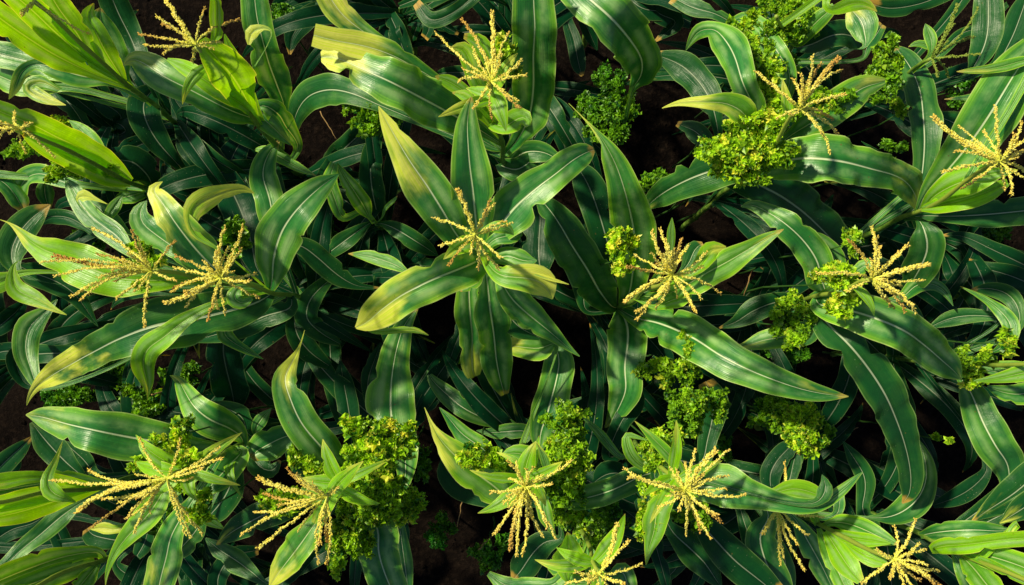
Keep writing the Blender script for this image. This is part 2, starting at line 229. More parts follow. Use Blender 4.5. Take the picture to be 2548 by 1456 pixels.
T I 1560,1265 | 1890,1460 1720,975 1570,1025 1750,1150 1795,1195 1885,1350 1820,1390 1700,1470 1540,1400 1640,1450 1760,1420 1440,1200 1800,1300 1330,1440
P p18 | H 1880,1375,1.9 | - | corn plant cut by the bottom edge with a few thin upright tassel strands
L .9 .05 | 1.5 1.65 1.7 | H | 1660,1440,30 1640,1350,130 1660,1240,230 1665,1140,110 1650,1065,4
L .3 .1 | 1.4 1.5 1.4 | H | 1950,1400,60 2050,1350,130 2090,1450,140 2110,1550,60
L .5 0 | 1.5 1.6 1.6 | H | 1780,1450,60 1700,1420,110 1600,1480,100
L .4 0 | 1.2 1.3 1.3 | H | 1620,1300,60 1560,1330,120 1510,1280,40
L .4 0 | 1.3 1.4 1.3 | H | 1560,1450,90 1400,1470,130 1200,1460,120 1070,1370,40
T H 1880,1375 | 2010,1010 2100,1130 2195,1300 2060,1440 1950,1470 1710,1360 1640,1440 1800,1440 1900,1540 1830,1350
P p19 | C 1840,430,1.35 | - | shaded corn plant near the top right with a still green feathery tassel
L .12 0 | 1.1 1.2 1.2 | C | 2110,540,30 2180,440,130 2240,300,180 2260,100,190 2250,-80,150
L .5 0 | 1.2 1.3 1.3 | C | 1850,380,40 1780,320,50 1720,320,40 1670,345,4
L .5 0 | 1.2 1.35 1.35 | C | 1840,380,40 1840,290,80 1810,220,60 1795,175,5
L .15 0 | .9 1.0 1.0 | C | 1900,400,60 2050,250,70 2200,200,60 2400,30,40
L .1 0 | 1.0 1.0 1.0 | C | 2100,-100,100 1750,30,110 1500,60,110 1380,20,60
L .1 0 | .8 .8 .8 | C | 2300,480,60 2420,300,150 2500,100,160 2550,-50,80
T C 1840,430 | 2030,35 2180,60 2155,270 2190,395 1965,565 1880,560 2000,180 1960,300
P p20 | I 2700,1500,2.0 | I 2020,1210,1.45 | corn plant in the bottom right corner with a yellow midrib and no tassel
L .5 0 | 1.45 1.65 1.8 | I | 2080,1210,60 2250,1240,160 2450,1300,190 2650,1380,180
L .6 0 | 1.45 1.6 1.7 | I | 2070,1250,50 2150,1330,160 2250,1456,190 2330,1550,150
L .7 .05 | 1.5 1.75 1.9 | I | 2080,1225,30 2250,1290,60 2450,1390,60 2600,1460,50
L 1 .05 | 1.4 1.6 1.7 1.75 | I | 1850,1190,70 1930,1170,110 2080,1160,110 2250,1140,110 2400,1120,110 2600,1110,110
L .25 0 | 1.2 1.4 1.45 1.45 | I | 1760,1090,40 1950,1060,130 2150,1050,130 2350,1060,80 2440,1050,10
L .1 .1 | 1.3 1.4 1.4 | I | 2650,600,200 2450,780,210 2280,890,120 2130,990,5
L .1 .1 | 1.35 1.45 1.5 | I | 2650,800,160 2500,900,150 2340,1000,10
L .8 .6 | 1.6 1.7 1.7 | I | 2480,1000,50 2420,1050,50 2400,1120,40 2410,1160,5
L .45 0 | 1.3 1.4 1.4 | I | 2000,1220,40 2080,1350,130 2140,1500,120
P p21 | G -100,850,1.95 | G 800,720,1.25 | corn plant at the left edge below the middle, its bright blades fanning to the left
L 1 0 | 1.3 1.6 1.85 | G | 740,735,40 600,770,90 350,860,140 100,930,150 -100,970,120
L .85 0 | 1.3 1.6 1.9 | G | 720,735,40 500,755,110 250,805,130 0,860,120 -150,890,80
L .55 0 | 1.25 1.4 1.6 | G | 700,700,60 500,690,140 300,710,160 0,760,150 -150,780,100
L 1 .1 | 1.35 1.6 1.7 | G | 330,660,70 180,665,90 0,695,110 -100,700,60
L .7 .4 | 1.6 1.8 1.8 1.7 | G | 565,850,5 460,810,70 380,780,110 340,690,80 410,540,40 460,400,4
L .2 .05 | 1.1 1.2 1.3 | G | 580,860,60 450,950,140 300,1080,130 150,1200,110 0,1350,90 -100,1440,60
L .1 0 | .9 1.1 1.1 | G | -80,700,120 30,560,140 150,450,100 240,360,5
L .1 .05 | .9 1.1 1.1 | G | 640,670,30 560,620,90 450,520,170 340,400,170 230,260,30
L .1 0 | .9 .9 .9 | G | 700,640,60 620,540,120 530,460,110 470,400,10
L .05 0 | .8 .9 .9 | G | -50,650,100 80,600,120 120,480,50
P p22 | G -80,1600,1.95 | G 760,1260,1.3 | corn plant in the bottom left corner with long dark-shaded green blades
L .6 0 | 1.3 1.5 1.8 | G | 740,1220,60 500,1240,120 250,1320,180 0,1420,180 -150,1490,120
L .5 0 | 1.3 1.5 1.7 | G | 700,1290,60 500,1350,140 250,1440,160 50,1520,150
L .5 0 | 1.2 1.4 1.5 | G | 720,1300,40 640,1400,110 560,1500,120
L .05 .05 | .9 .9 .9 | G | 400,960,80 430,1080,120 480,1200,110 500,1300,60
L .05 0 | .9 .9 .9 | G | -50,1150,100 80,1050,130 250,1000,120 400,880,40
L .1 0 | .9 1.0 1.0 | G | 880,1130,100 760,1110,150 660,1080,130 640,1040,60
L .1 0 | .9 1.0 1.0 | G | 1000,1250,60 1060,1150,120 1080,1080,100
L .1 0 | .9 .9 .9 | G | 850,1300,60 1000,1400,130 1150,1300,60
P p23 | B 1430,-350,1.8 | - | corn plant beyond the top edge, sending one large arched leaf into the picture
L .28 .05 | 1.4 1.7 1.8 1.6 1.2 .8 | B | 1600,-200,200 1750,-60,290 1950,110,340 2110,290,320 2200,450,260 2190,560,180 2130,650,50 2085,850,35 2040,1000,8
L .1 0 | 1.0 1.1 1.0 | B | 1200,-200,60 1000,-60,90 800,100,100 650,150,110 540,20,60
L .05 0 | .8 .9 .8 | B | 1180,-100,60 1190,60,90 1190,180,90
P p24 | C 700,120,1.6 | C 830,340,1.2 | corn plant at the top with a yellow arched leaf, half hidden by curly foliage
L .55 0 | 1.3 1.45 1.5 | C | 860,320,60 930,230,110 1040,120,110 1130,50,60
L .95 .15 | 1.5 1.65 1.6 | C | 1120,-80,60 1050,30,50 1080,80,50 1170,60,90 1270,20,110 1370,30,70 1440,85,5
L .1 0 | 1.2 1.3 1.2 | C | 850,350,60 950,330,130 1100,260,180 1250,260,180 1370,340,60
L .25 .2 | 1.2 1.35 1.3 | C | 1360,340,40 1350,260,150 1330,160,210 1260,80,120 1230,50,20
L .2 0 | 1.0 1.1 1.0 | C | 1350,420,40 1360,350,60 1420,280,80 1480,180,60
L .15 0 | 1.0 1.1 1.0 | C | 250,100,80 100,60,120 -60,-20,100
P p25 | F 2750,1300,1.8 | - | corn plant at the lower right edge, its green blades resting beside a curly frill
L .7 0 | 1.5 1.6 1.6 | F | 2700,1300,100 2520,1340,120 2300,1385,60 2150,1400,8
L .4 0 | 1.2 1.3 1.3 | F | 2650,1450,120 2500,1500,150 2350,1480,100 2250,1440,20
L .4 .15 | 1.3 1.45 1.4 1.2 | F | 2285,1190,20 2350,1160,60 2420,1080,100 2425,980,110 2330,870,80 2200,780,40 2050,705,4
L .15 0 | 1.1 1.2 1.1 | F | 2480,1000,60 2470,850,100 2400,760,120 2250,720,90 2130,730,10
L .15 0 | 1.1 1.2 1.1 | F | 2340,945,40 2100,920,110 1950,950,100 1820,1010,20
L .2 .05 | 1.1 1.25 1.3 1.2 | I | 2060,-60,60 2140,60,170 2210,240,240 2310,430,250 2400,570,210 2410,680,130 2370,760,40
L .05 0 | .9 1.0 1.0 | I | 2250,600,60 2150,730,120 2000,820,110 1850,870,40
P p26 | E 225,232,.95 | - | low young corn plant in the shade left of the middle plant with narrow spreading leaves
L .12 0 | .9 1.0 1.0 .9 | E | 200,240,30 110,300,90 0,380,130 -120,470,80 -200,540,5
L .12 0 | .9 1.0 1.0 .9 | E | 270,240,30 400,290,110 530,370,130 640,440,80 700,480,5
L .4 0 | .9 1.1 1.2 | E | 285,205,10 320,120,30 390,60,20 400,40,4
L .5 0 | .95 1.2 1.3 | E | 200,210,10 150,110,120 80,0,120 0,-120,70 -40,-200,10
L .5 0 | .95 1.2 1.3 | E | 150,150,40 0,200,60 -60,60,110 -100,-60,110 -60,-200,60
L .05 0 | .8 .8 .7 | E | 180,300,50 120,450,130 60,560,140 0,640,60
P p27 | A 1500,1400,.8 | - | low shaded corn plant between the upper left tassels with blue-green arched leaves
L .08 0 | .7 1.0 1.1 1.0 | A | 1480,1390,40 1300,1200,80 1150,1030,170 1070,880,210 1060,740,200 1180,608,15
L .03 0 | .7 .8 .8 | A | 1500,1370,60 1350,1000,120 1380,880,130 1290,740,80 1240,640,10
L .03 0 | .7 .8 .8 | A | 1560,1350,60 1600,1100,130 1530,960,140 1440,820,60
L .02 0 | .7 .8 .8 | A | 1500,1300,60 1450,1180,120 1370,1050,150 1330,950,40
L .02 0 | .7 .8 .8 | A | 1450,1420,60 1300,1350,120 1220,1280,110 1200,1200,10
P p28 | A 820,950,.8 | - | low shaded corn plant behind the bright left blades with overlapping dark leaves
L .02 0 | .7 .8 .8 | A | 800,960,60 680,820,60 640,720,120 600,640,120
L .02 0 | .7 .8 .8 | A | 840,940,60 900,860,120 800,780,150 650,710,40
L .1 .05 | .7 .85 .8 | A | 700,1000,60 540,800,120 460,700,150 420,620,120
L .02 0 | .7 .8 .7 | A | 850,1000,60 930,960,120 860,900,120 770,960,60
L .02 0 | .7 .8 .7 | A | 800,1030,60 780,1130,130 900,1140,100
P p29 | I 900,420,.7 | - | low shaded corn plant under the curly clump on the lower right
L .08 0 | .7 .9 .8 | I | 800,440,60 730,480,130 660,580,140 600,680,20
L .1 0 | .7 .9 .8 | I | 850,460,60 840,520,110 800,620,80 780,670,10
L .05 0 | .6 .8 .7 | I | 1010,460,50 1020,560,70 1060,680,20
L .05 0 | .6 .8 .7 | I | 940,470,50 940,580,110 950,680,20
L .1 0 | .6 .8 .7 | I | 970,200,80 980,100,90 1000,20,60
P p30 | F 2000,400,.75 | - | low shaded corn plant in the dark gap at the right side
L .05 0 | .7 .85 .8 | F | 1920,380,50 2100,480,120 2180,620,120 2290,700,40
L .05 0 | .7 .85 .8 | F | 1930,360,40 2100,400,60 2300,430,20
L .03 0 | .6 .85 .8 | F | 1950,500,60 2000,620,110 2040,710,20
P p31 | B 420,60,.8 | - | low shaded corn plant in the dark hollow left of the top centre tassel
L .06 0 | .7 .85 .8 | B | 350,80,50 400,230,130 450,380,120 520,500,20
L .06 0 | .7 .85 .8 | B | 500,20,60 620,110,110 740,190,90 850,250,20
L .04 0 | .7 .85 .8 | B | 380,150,60 340,250,160 400,350,120 430,450,20
L .06 0 | .7 .85 .8 | B | 560,100,50 640,200,80 600,280,60
L .04 0 | .6 .7 .7 | B | 300,-20,60 180,60,120 80,120,140 60,180,60
L .04 0 | .6 .7 .7 | B | 440,-60,60 480,-150,120
L .05 0 | .7 .85 .8 | A | 2780,100,60 2500,60,130 2280,120,150 2150,260,120 2130,400,20
L .05 0 | .7 .85 .8 | A | 2760,150,60 2500,250,110 2330,380,120 2280,520,20
L .04 0 | .6 .7 .7 | A | 2780,60,60 2500,-60,130 2250,-40,140 2050,40,100 1990,120,10
P p32 | D -180,1250,.9 | - | corn plant past the left edge, only dark low leaf ends reaching in
L .04 0 | .8 .9 .8 | D | -100,1220,60 80,1180,130 250,1220,130 400,1300,20
L .04 0 | .8 .9 .8 | D | -120,1100,60 20,980,130 130,880,100 200,800,20
P p33 | B 1900,-200,.9 | - | shaded corn plant past the top edge right of the large arched leaf
L .06 0 | .8 .9 .8 | B | 2000,-100,60 2200,60,130 2400,90,150 2560,160,100
L .06 0 | .8 .9 .8 | B | 2100,-150,60 2320,100,130 2450,160,130 2300,300,20
L .05 0 | .7 .8 .7 | B | 1700,-60,60 1760,120,80 1830,280,80 1870,370,10
L .05 0 | .6 .7 .7 | B | 1650,100,60 1700,300,100 1740,500,90 1760,560,20
P p34 | H -900,1700,.9 | - | corn plant past the bottom edge sending dark leaves up beside the curly mass
L .06 0 | .8 .9 .8 | G | 1650,1600,60 1600,1400,130 1700,1250,130 1900,1200,60
L .08 0 | .8 .9 .8 | G | 1500,1600,60 1400,1420,150 1420,1250,130 1480,1150,40
P p35 | F 2900,700,1.0 | - | shaded corn plant past the right edge below the sprawling tassel
L .06 0 | .8 1.0 .9 | F | 2800,680,60 2550,560,130 2300,440,120 2050,330,60 1910,330,8
L .06 0 | .8 1.0 .9 | F | 2800,760,60 2600,700,150 2400,620,150 2200,560,80 2100,500,10
L .06 0 | .8 1.0 .9 | F | 2780,820,60 2550,900,150 2400,1000,130 2200,1080,100 2050,1150,10
"""
# curly plants: tile x y rx ry z tone lobes | label
WEEDS = """
C 750,120 240,200 1.45 .62 9 | tall curly-leaved plant at the top edge above the right-hand tassel
C 600,560 110,230 1.6 .72 7 | curly yellow-green plant directly left of the upper right tassel
C 470,1070 270,190 1.75 .85 10 | sunlit curly plant on top of the leaves below the upper right tassel
C 640,980 110,110 1.78 .95 3 | small bright curly sprig at the foot of the upper right tassel
C 760,1110 110,70 1.75 .85 3 | narrow curly sprig right of the sunlit curly plant at upper right
C 1470,580 130,130 1.45 .5 5 | curly green plant between two corn plants at the upper right
C 1540,400 70,140 1.4 .55 4 | upright curly plant beside the arched leaf tip near the top right
C 1150,720 150,90 1.6 .45 4 | curly foliage lying along the leaf right of the upper right tassel
C 1600,1080 70,60 1.0 .4 2 | little shaded curly plant above the yellowed leaf tip on the right
C 1640,790 50,40 1.2 .6 1 | tiny bright curly tuft in the dark gap at the right
B 1950,780 180,260 .95 .3 10 | dense dark-green curly plant in the gap under the big arched leaf
B 1180,430 90,130 1.75 .8 4 | curly sprig behind the right side of the top centre tassel
B 230,850 170,120 1.1 .45 6 | curly plant under the long leaf left of the top centre tassel
B 2300,1360 130,90 .9 .35 4 | shaded curly plant right of the long upright yellow-green leaf
E 2040,440 85,150 1.85 .98 5 | glowing yellow curly head against the leaf left of the right-of-centre tassel
F 1170,630 120,75 1.85 .85 4 | curly green-yellow frill left of the fan-shaped tassel
F 1220,820 60,80 1.8 .95 3 | yellow curly sprig under the fan-shaped tassel
F 1280,360 40,60 1.75 .7 2 | small curly tip above the fan-shaped tassel
F 830,960 110,160 1.5 .6 6 | wedge of curly foliage rising left of the right-hand leaves
F 2170,1270 120,100 1.45 .72 5 | curly frill touching the blunt leaf tip at the right
F 2430,1110 60,70 1.5 .75 2 | curly knot on the arched leaf at the right edge
F 2300,340 130,90 .7 .2 4 | dim curly plant deep in shade near the right edge
F 60,1250 80,140 1.4 .65 4 | curly sprig left of the long leaf in the lower right
F 750,1200 150,100 .8 .2 4 | dim curly plant under the long leaf at lower right
G 1270,350 90,90 1.75 .85 3 | bright curly knot above the lower left tassel
G 1010,110 150,100 .95 .5 6 | curly plant in the gap above the long dark leaf at lower left
G 1470,900 70,90 1.75 .85 3 | curly yellow sprig at the lower right of the lower left tassel
G 450,80 170,80 .7 .22 5 | dark curly plant behind the drooping leaf tip at left
G 1200,1000 100,120 .9 .22 3 | dim curly plant below the lower left tassel
C 640,760 110,130 1.62 .8 4 | curly foliage climbing up from the sunlit clump beside the upper right tassel
C 1010,760 120,80 1.7 .7 3 | curly sprig right of the upper right tassel's stem
G 1290,540 120,70 1.8 .95 3 | yellow curly frill inside the fork of the lower left tassel
G 1330,640 100,90 1.72 .75 3 | green curly frill below the fork of the lower left tassel
G 1060,590 110,50 1.75 .9 2 | thin yellow curly fringe on the left side of the lower left tassel
G 2080,850 130,80 1.7 .85 3 | yellow curly fringe amid the left-fanned tassel strands at the bottom
G 2220,560 100,90 1.6 .8 4 | curly tuft up left of the tassel beside the curly mass
H 260,430 220,130 1.65 .78 9 | upper lobe of bright curly foliage left of the dark gap at the bottom
H 230,680 220,180 1.6 .75 9 | largest bright curly plant left of the dark gap at the bottom
H 330,880 210,110 1.55 .68 7 | curly plant with a stray leaf tip below the largest curly plant
H 20,1060 120,260 1.5 .65 9 | tall curly plant hanging down beside the lower left of centre tassel
H 990,540 130,80 1.75 .88 4 | yellow curly cluster on the spotted leaf at bottom centre
H 1160,620 110,110 1.5 .5 4 | green curly foliage behind the hanging tassel
H 1650,540 130,130 1.7 .8 6 | bright curly plant right of the hanging tassel
H 1650,280 130,150 1.3 .55 6 | curly plant above the bright one right of the hanging tassel
H 1640,740 120,150 1.5 .5 5 | curly leaves below right of the hanging tassel
H 1600,930 60,60 1.3 .6 2 | small round curly tuft under the curly leaves at the bottom centre
H 1800,1080 90,110 1.4 .62 4 | curly sprig up left of the thin tassel strands at the bottom edge
H 1950,1000 110,140 1.0 .28 4 | dark curly plant behind the thin tassel strands at the bottom edge
H 2340,450 110,130 1.65 .72 5 | curly plant up left of the golden exploding tassel
H 2270,930 90,150 1.65 .85 5 | yellowish curly plant lower left of the golden exploding tassel
H 1820,210 50,50 1.0 .5 1 | tiny curly bud in the gap at the bottom centre
H 560,560 70,90 .6 .25 2 | dim curly leaf at the edge of the bottom dark gap
H 700,1080 100,90 .45 .12 3 | barely lit curly plant on the soil at the bottom
H 850,20 110,90 .6 .25 3 | dim curly plant below the middle plant's hanging leaves
H 1080,1230 100,110 .7 .2 3 | dim curly plant left of the hanging tassel's tip
I 700,200 170,130 1.05 .5 7 | mid-green curly plant under the long leaf's reddish tip
I 920,300 130,170 1.25 .72 8 | lush curly plant below the long leaf's reddish tip
I 60,170 130,150 1.4 .55 6 | curly plant lying over the broad leaf above the golden tassel
I 250,120 80,110 1.35 .5 4 | curly edge of foliage right of the broad leaf above the golden tassel
I 1070,330 70,90 1.0 .35 2 | small shaded curly sprig right of the lush curly plant
I 130,980 110,80 1.55 .5 3 | curly foliage under the lower strands of the golden tassel
I 330,420 60,90 .9 .2 2 | dim curly sprig right of the golden tassel's red strand
A 480,1240 170,70 1.3 .6 5 | curly plant along the underside of the lower bright blade at left
A 180,1080 120,80 1.5 .6 3 | curly sprig under the left edge tassel
A 430,890 60,40 .9 .6 2 | tiny curly tuft between the bright blades at left
A 2080,130 110,90 .8 .25 3 | dim curly plant beside the upright leaf near the top left
D 620,330 120,80 .95 .3 4 | curly plant in shade above the long yellow-green leaf
D 1720,330 70,140 1.6 .45 4 | veined curly leaf rising behind the star-shaped tassel
D 1350,1340 110,80 .8 .3 3 | curly plant in shade below the twisted bright leaf
D 860,1330 140,100 .65 .25 4 | dim curly plant under the long sweeping dark leaf
D 2330,180 130,140 .75 .2 4 | dim curly plant right of the broad leaf at left of centre
D 1040,490 110,60 1.85 .85 4 | curly scraps caught in the rusty tassel
D 930,690 140,50 1.78 .75 3 | curly fringe under the rusty tassel
E 820,1340 120,90 .55 .25 4 | shaded curly plant below the middle plant
E 1200,970 80,80 1.0 .25 3 | dim curly sprig under the middle plant's lower leaves
E 2350,1330 90,80 1.2 .7 3 | bright curly sprig beside the leaf below the right of centre tassel
I 1980,400 20,16 1.2 .8 1 | tiny yellow-green tuft on a leaf in the lower right
C 2060,600 90,90 .6 .15 2 | barely lit curly plant near the top right
"""
GAPS = "E 700,900,210 E 1650,950,120 E 450,200,120 B 1650,450,160 B 1700,250,120 D 2050,1250,170 H 650,600,140 H 700,400,120 H 780,950,150 I 1400,380,160 A 2400,950,160 A 2250,300,120 F 150,230,130 C 1300,880,130 H 1250,1010,110 C 1350,420,70 B 650,430,110 A 1300,150,100 F 1000,1180,70 F 450,650,100 B 2350,1080,100 A 1350,1200,100 E 1700,650,100 D 1250,200,60 I 1800,200,90 I 1250,780,50 G 1250,1400,80 I 450,450,110"
STRAWS = "A 2350,820,2500,1070,.1,long pale straw on the soil near the top left|D 20,1135,590,1145,.5,thin brown stem lying across the shade at the left|F 520,590,400,945,.9,dry orange leaf sliver in the gap on the right|B 1060,500,1065,520,.0,-|F 575,530,650,690,.5,short dry straw in the dark gap on the right|I 1185,90,1188,215,.9,thin reddish stem below the reddish leaf tip|G 1110,60,1290,15,1.0,short tan straw above the lower left curly plant|H 1000,1190,1110,1085,1.0,reddish thread hanging under the bottom centre tassel|C 900,500,1220,350,.7,thin grey stick behind the upper right tassel|E 750,1140,850,1205,.03,tiny pale twig on the soil below the middle plant|E 30,1280,60,1330,.03,-|I 1120,360,1300,300,.05,brown root-like stick on the soil at the lower right|H 880,820,845,1030,.6,thin green blade hanging in the bottom dark gap"
import bpy, math, random
from mathutils import Vector, Matrix
random.seed(7)
scene = bpy.context.scene
col = scene.collection

# ------------------------------------------------------------------ camera
H = 4.4                     # camera height above the soil
FPX = 2100.0                # focal length in photo pixels (2688 wide)
TILT = math.atan(112 / FPX)
cam_loc = Vector((0.0, 0.0, H))
cd = bpy.data.cameras.new('camera')
cam = bpy.data.objects.new('camera', cd)
col.objects.link(cam)
cam.location = cam_loc
cam.rotation_euler = (TILT, 0, 0)
cd.sensor_width = 36
cd.lens = 36 * FPX / 2688
cd.clip_start = .05
cd.clip_end = 500
scene.camera = cam
RX = Matrix.Rotation(TILT, 3, 'X')
RXI = RX.inverted()

ORG = dict(A=(0, 0), B=(900, 0), C=(1788, 0), D=(0, 500), E=(900, 500), F=(1788, 500), G=(0, 1016), H=(900, 1016), I=(1788, 1016))
def world(t, x, y, z):
    u = ORG[t][0] + x / 2.8
    v = ORG[t][1] + y / 2.8
    d = RX @ Vector(((u - 1344) / FPX, -(v - 768) / FPX, -1))
    return cam_loc + d * ((H - z) / -d.z)
def pix(p):                 # world point -> photo pixel
    q = RXI @ (p - cam_loc)
    return 1344 + FPX * q.x / -q.z, 768 - FPX * q.y / -q.z
def px_size(w, p):          # tile pixels -> metres at p
    q = RXI @ (p - cam_loc)
    return w / 2.8 * -q.z / FPX

# ------------------------------------------------------------------ materials
class NT:
    def __init__(self, name):
        self.m = bpy.data.materials.new(name)
        self.m.use_nodes = True
        self.t = self.m.node_tree
        self.t.nodes.clear()
        self.out = self.t.nodes.new('ShaderNodeOutputMaterial')
    def n(self, kind, **kw):
        nd = self.t.nodes.new(kind)
        for k, v in kw.items():
            if k.startswith('i_'):
                k = k[2:]
                key = int(k) if k.isdigit() else k.replace('_', ' ')
                if hasattr(v, 'is_output') or isinstance(v, bpy.types.NodeSocket):
                    self.t.links.new(v, nd.inputs[key])
                else:
                    nd.inputs[key].default_value = v
            else:
                setattr(nd, k, v)
        return nd
    def link(self, a, b): self.t.links.new(a, b)
    def math(self, op, a, b=0.0, c=None, clamp=False):
        nd = self.t.nodes.new('ShaderNodeMath'); nd.operation = op; nd.use_clamp = clamp
        for i, v in enumerate((a, b, c)):
            if v is None: continue
            if isinstance(v, bpy.types.NodeSocket): self.t.links.new(v, nd.inputs[i])
            else: nd.inputs[i].default_value = v
        return nd.outputs[0]
    def ss(self, v, lo, hi):            # smoothstep
        nd = self.t.nodes.new('ShaderNodeMapRange'); nd.interpolation_type = 'SMOOTHSTEP'
        self.t.links.new(v, nd.inputs[0])
        nd.inputs[1].default_value = lo; nd.inputs[2].default_value = hi
        return nd.outputs[0]
    def mix(self, f, a, b, kind='MIX'):
        nd = self.t.nodes.new('ShaderNodeMix'); nd.data_type = 'RGBA'; nd.blend_type = kind
        for i, v in ((0, f), (6, a), (7, b)):
            if isinstance(v, bpy.types.NodeSocket): self.t.links.new(v, nd.inputs[i])
            elif i == 0: nd.inputs[0].default_value = v
            else: nd.inputs[i].default_value = (*v, 1)
        return nd.outputs[2]
    def noise(self, vec, scale, detail=3, rough=.55):
        nd = self.n('ShaderNodeTexNoise'); nd.inputs['Scale'].default_value = scale
        nd.inputs['Detail'].default_value = detail; nd.inputs['Roughness'].default_value = rough
        if vec is not None: self.t.links.new(vec, nd.inputs['Vector'])
        return nd.outputs['Fac']
    def vec(self, x, y, z):
        nd = self.t.nodes.new('ShaderNodeCombineXYZ')
        for i, v in enumerate((x, y, z)):
            if isinstance(v, bpy.types.NodeSocket): self.t.links.new(v, nd.inputs[i])
            else: nd.inputs[i].default_value = v
        return nd.outputs[0]

def leaf_material():
    k = NT('corn_leaf')
    uv = k.n('ShaderNodeUVMap').outputs[0]
    sp = k.n('ShaderNodeSeparateXYZ'); k.link(uv, sp.inputs[0])
    x, y = sp.outputs[0], sp.outputs[1]          # x 0..1 across, y metres along
    oi = k.n('ShaderNodeObjectInfo')
    sc = k.n('ShaderNodeSeparateColor'); k.link(oi.outputs['Color'], sc.inputs[0])
    tone, bleach_sun, seed = sc.outputs
    at = k.n('ShaderNodeAttribute', attribute_name='along').outputs['Fac']
    u = k.math('ABSOLUTE', k.math('MULTIPLY_ADD', x, 2.0, -1.0))     # 0 midrib, 1 edge
    off = k.math('MULTIPLY', seed, 37.0)
    P = k.vec(k.math('ADD', x, off), k.math('ADD', y, off), seed)
    # base colour by tone: leaf hue plus painted light level, darkest for shaded leaves
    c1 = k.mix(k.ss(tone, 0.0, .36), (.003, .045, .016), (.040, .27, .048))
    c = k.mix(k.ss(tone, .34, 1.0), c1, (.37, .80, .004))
    big = k.noise(k.vec(k.math('MULTIPLY', k.math('ADD', x, off), 1.6), k.math('MULTIPLY', y, 7.0), seed), 1.0, 4)
    c = k.mix(k.math('MULTIPLY', k.ss(big, .42, .72), k.math('MULTIPLY_ADD', k.ss(tone,.05,.3), .8, .03)), c, k.mix(.35, (.24, .62, .03), c))
    # long streaks parallel to the midrib
    st = k.noise(k.vec(k.math('MULTIPLY', k.math('ADD', x, off), 26.0), k.math('MULTIPLY', y, 3.0), off), 1.0, 3, .65)
    st2 = k.noise(k.vec(k.math('MULTIPLY', k.math('ADD', x, off), 75.0), k.math('MULTIPLY', y, 5.0), off), 1.0, 2, .6)
    streak = k.math('ADD', k.math('MULTIPLY', k.ss(st, .3, .72), .65), k.math('MULTIPLY', k.ss(st2, .3, .7), .15))
    c = k.mix(streak, k.mix(1.0, c, (.72, .76, .78), 'MULTIPLY'), k.mix(1.0, c, (1.16, 1.14, 1.06), 'MULTIPLY'))
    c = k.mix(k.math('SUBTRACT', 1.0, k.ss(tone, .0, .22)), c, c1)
    # cross mottling
    mot = k.noise(k.vec(k.math('MULTIPLY', k.math('ADD', x, off), 5.0), k.math('MULTIPLY', y, 45.0), off), 1.0, 5, .7)
    c = k.mix(k.math('MULTIPLY', k.ss(mot, .45, .75), .38), c, k.mix(1.0, c, (1.7, 1.55, 1.2), 'MULTIPLY'))
    c = k.mix(k.math('MULTIPLY', k.math('MULTIPLY', k.ss(u, .15, .4), k.math('SUBTRACT', 1.0, k.ss(u, .4, .8))), k.math('MULTIPLY', k.ss(big, .35, .65), k.math('MULTIPLY', k.ss(tone, .1, .3), .68))), c, (.42, .64, .27))  # pale sheen painted as a band along each half of the blade
    # yellow toward the edges of the blade
    c = k.mix(k.math('MULTIPLY', k.ss(k.math('ADD', u, k.math('MULTIPLY_ADD', st, .5, -.25)), .62, 1.0), k.math('MULTIPLY', k.ss(tone, .0, .6), .8)), c, (.42, .78, .012))
    # yellow patches: bleaching plus sunlight painted in, mostly on the outer half
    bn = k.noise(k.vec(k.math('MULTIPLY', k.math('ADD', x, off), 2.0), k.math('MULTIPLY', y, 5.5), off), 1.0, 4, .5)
    bv = k.math('ADD', k.math('ADD', bn, k.math('MULTIPLY_ADD', k.math('POWER', at, 2.0), .62, -.42)), k.math('MULTIPLY_ADD', bleach_sun, .47, -.24))
    bm = k.math('MULTIPLY', k.ss(bv, .40, .68), k.ss(bleach_sun, .02, .12))
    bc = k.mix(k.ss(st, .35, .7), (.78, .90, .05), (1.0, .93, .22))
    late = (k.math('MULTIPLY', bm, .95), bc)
    # dry tips
    tipm = k.math('MULTIPLY', k.ss(k.math('ADD', at, k.math('MULTIPLY', bn, .06)), .985, 1.01), k.math('MULTIPLY', k.math('GREATER_THAN', seed, .55), .7))
    c = k.mix(tipm, c, (.75, .42, .08))
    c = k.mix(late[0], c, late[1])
    # tiny pale specks
    vo = k.n('ShaderNodeTexVoronoi'); vo.inputs['Scale'].default_value = 1.0
    k.link(k.vec(k.math('MULTIPLY', k.math('ADD', x, off), 9.0), k.math('MULTIPLY', y, 80.0), off), vo.inputs['Vector'])
    spk = k.math('MULTIPLY', k.math('LESS_THAN', vo.outputs['Distance'], .10), k.ss(big, .52, .6))
    c = k.mix(k.math('MULTIPLY', spk, .6), c, (.5, .55, .35))
    # brown insect scars, sparse
    vo2 = k.n('ShaderNodeTexVoronoi'); vo2.inputs['Scale'].default_value = 1.0
    k.link(k.vec(k.math('MULTIPLY', k.math('ADD', x, off), 3.0), k.math('MULTIPLY', y, 16.0), off), vo2.inputs['Vector'])
    c = k.mix(k.math('MULTIPLY', k.math('LESS_THAN', vo2.outputs['Distance'], .055), .7), c, (.20, .13, .04))
    # midrib with side lines and pale margin
    mrw = k.math('MULTIPLY_ADD', at, -.045, .072)
    mr = k.math('SUBTRACT', 1.0, k.ss(k.math('DIVIDE', u, mrw), .45, 1.1))
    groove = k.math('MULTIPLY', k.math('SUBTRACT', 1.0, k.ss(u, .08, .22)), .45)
    c = k.mix(groove, c, k.mix(1.0, c, (.45, .55, .55), 'MULTIPLY'))
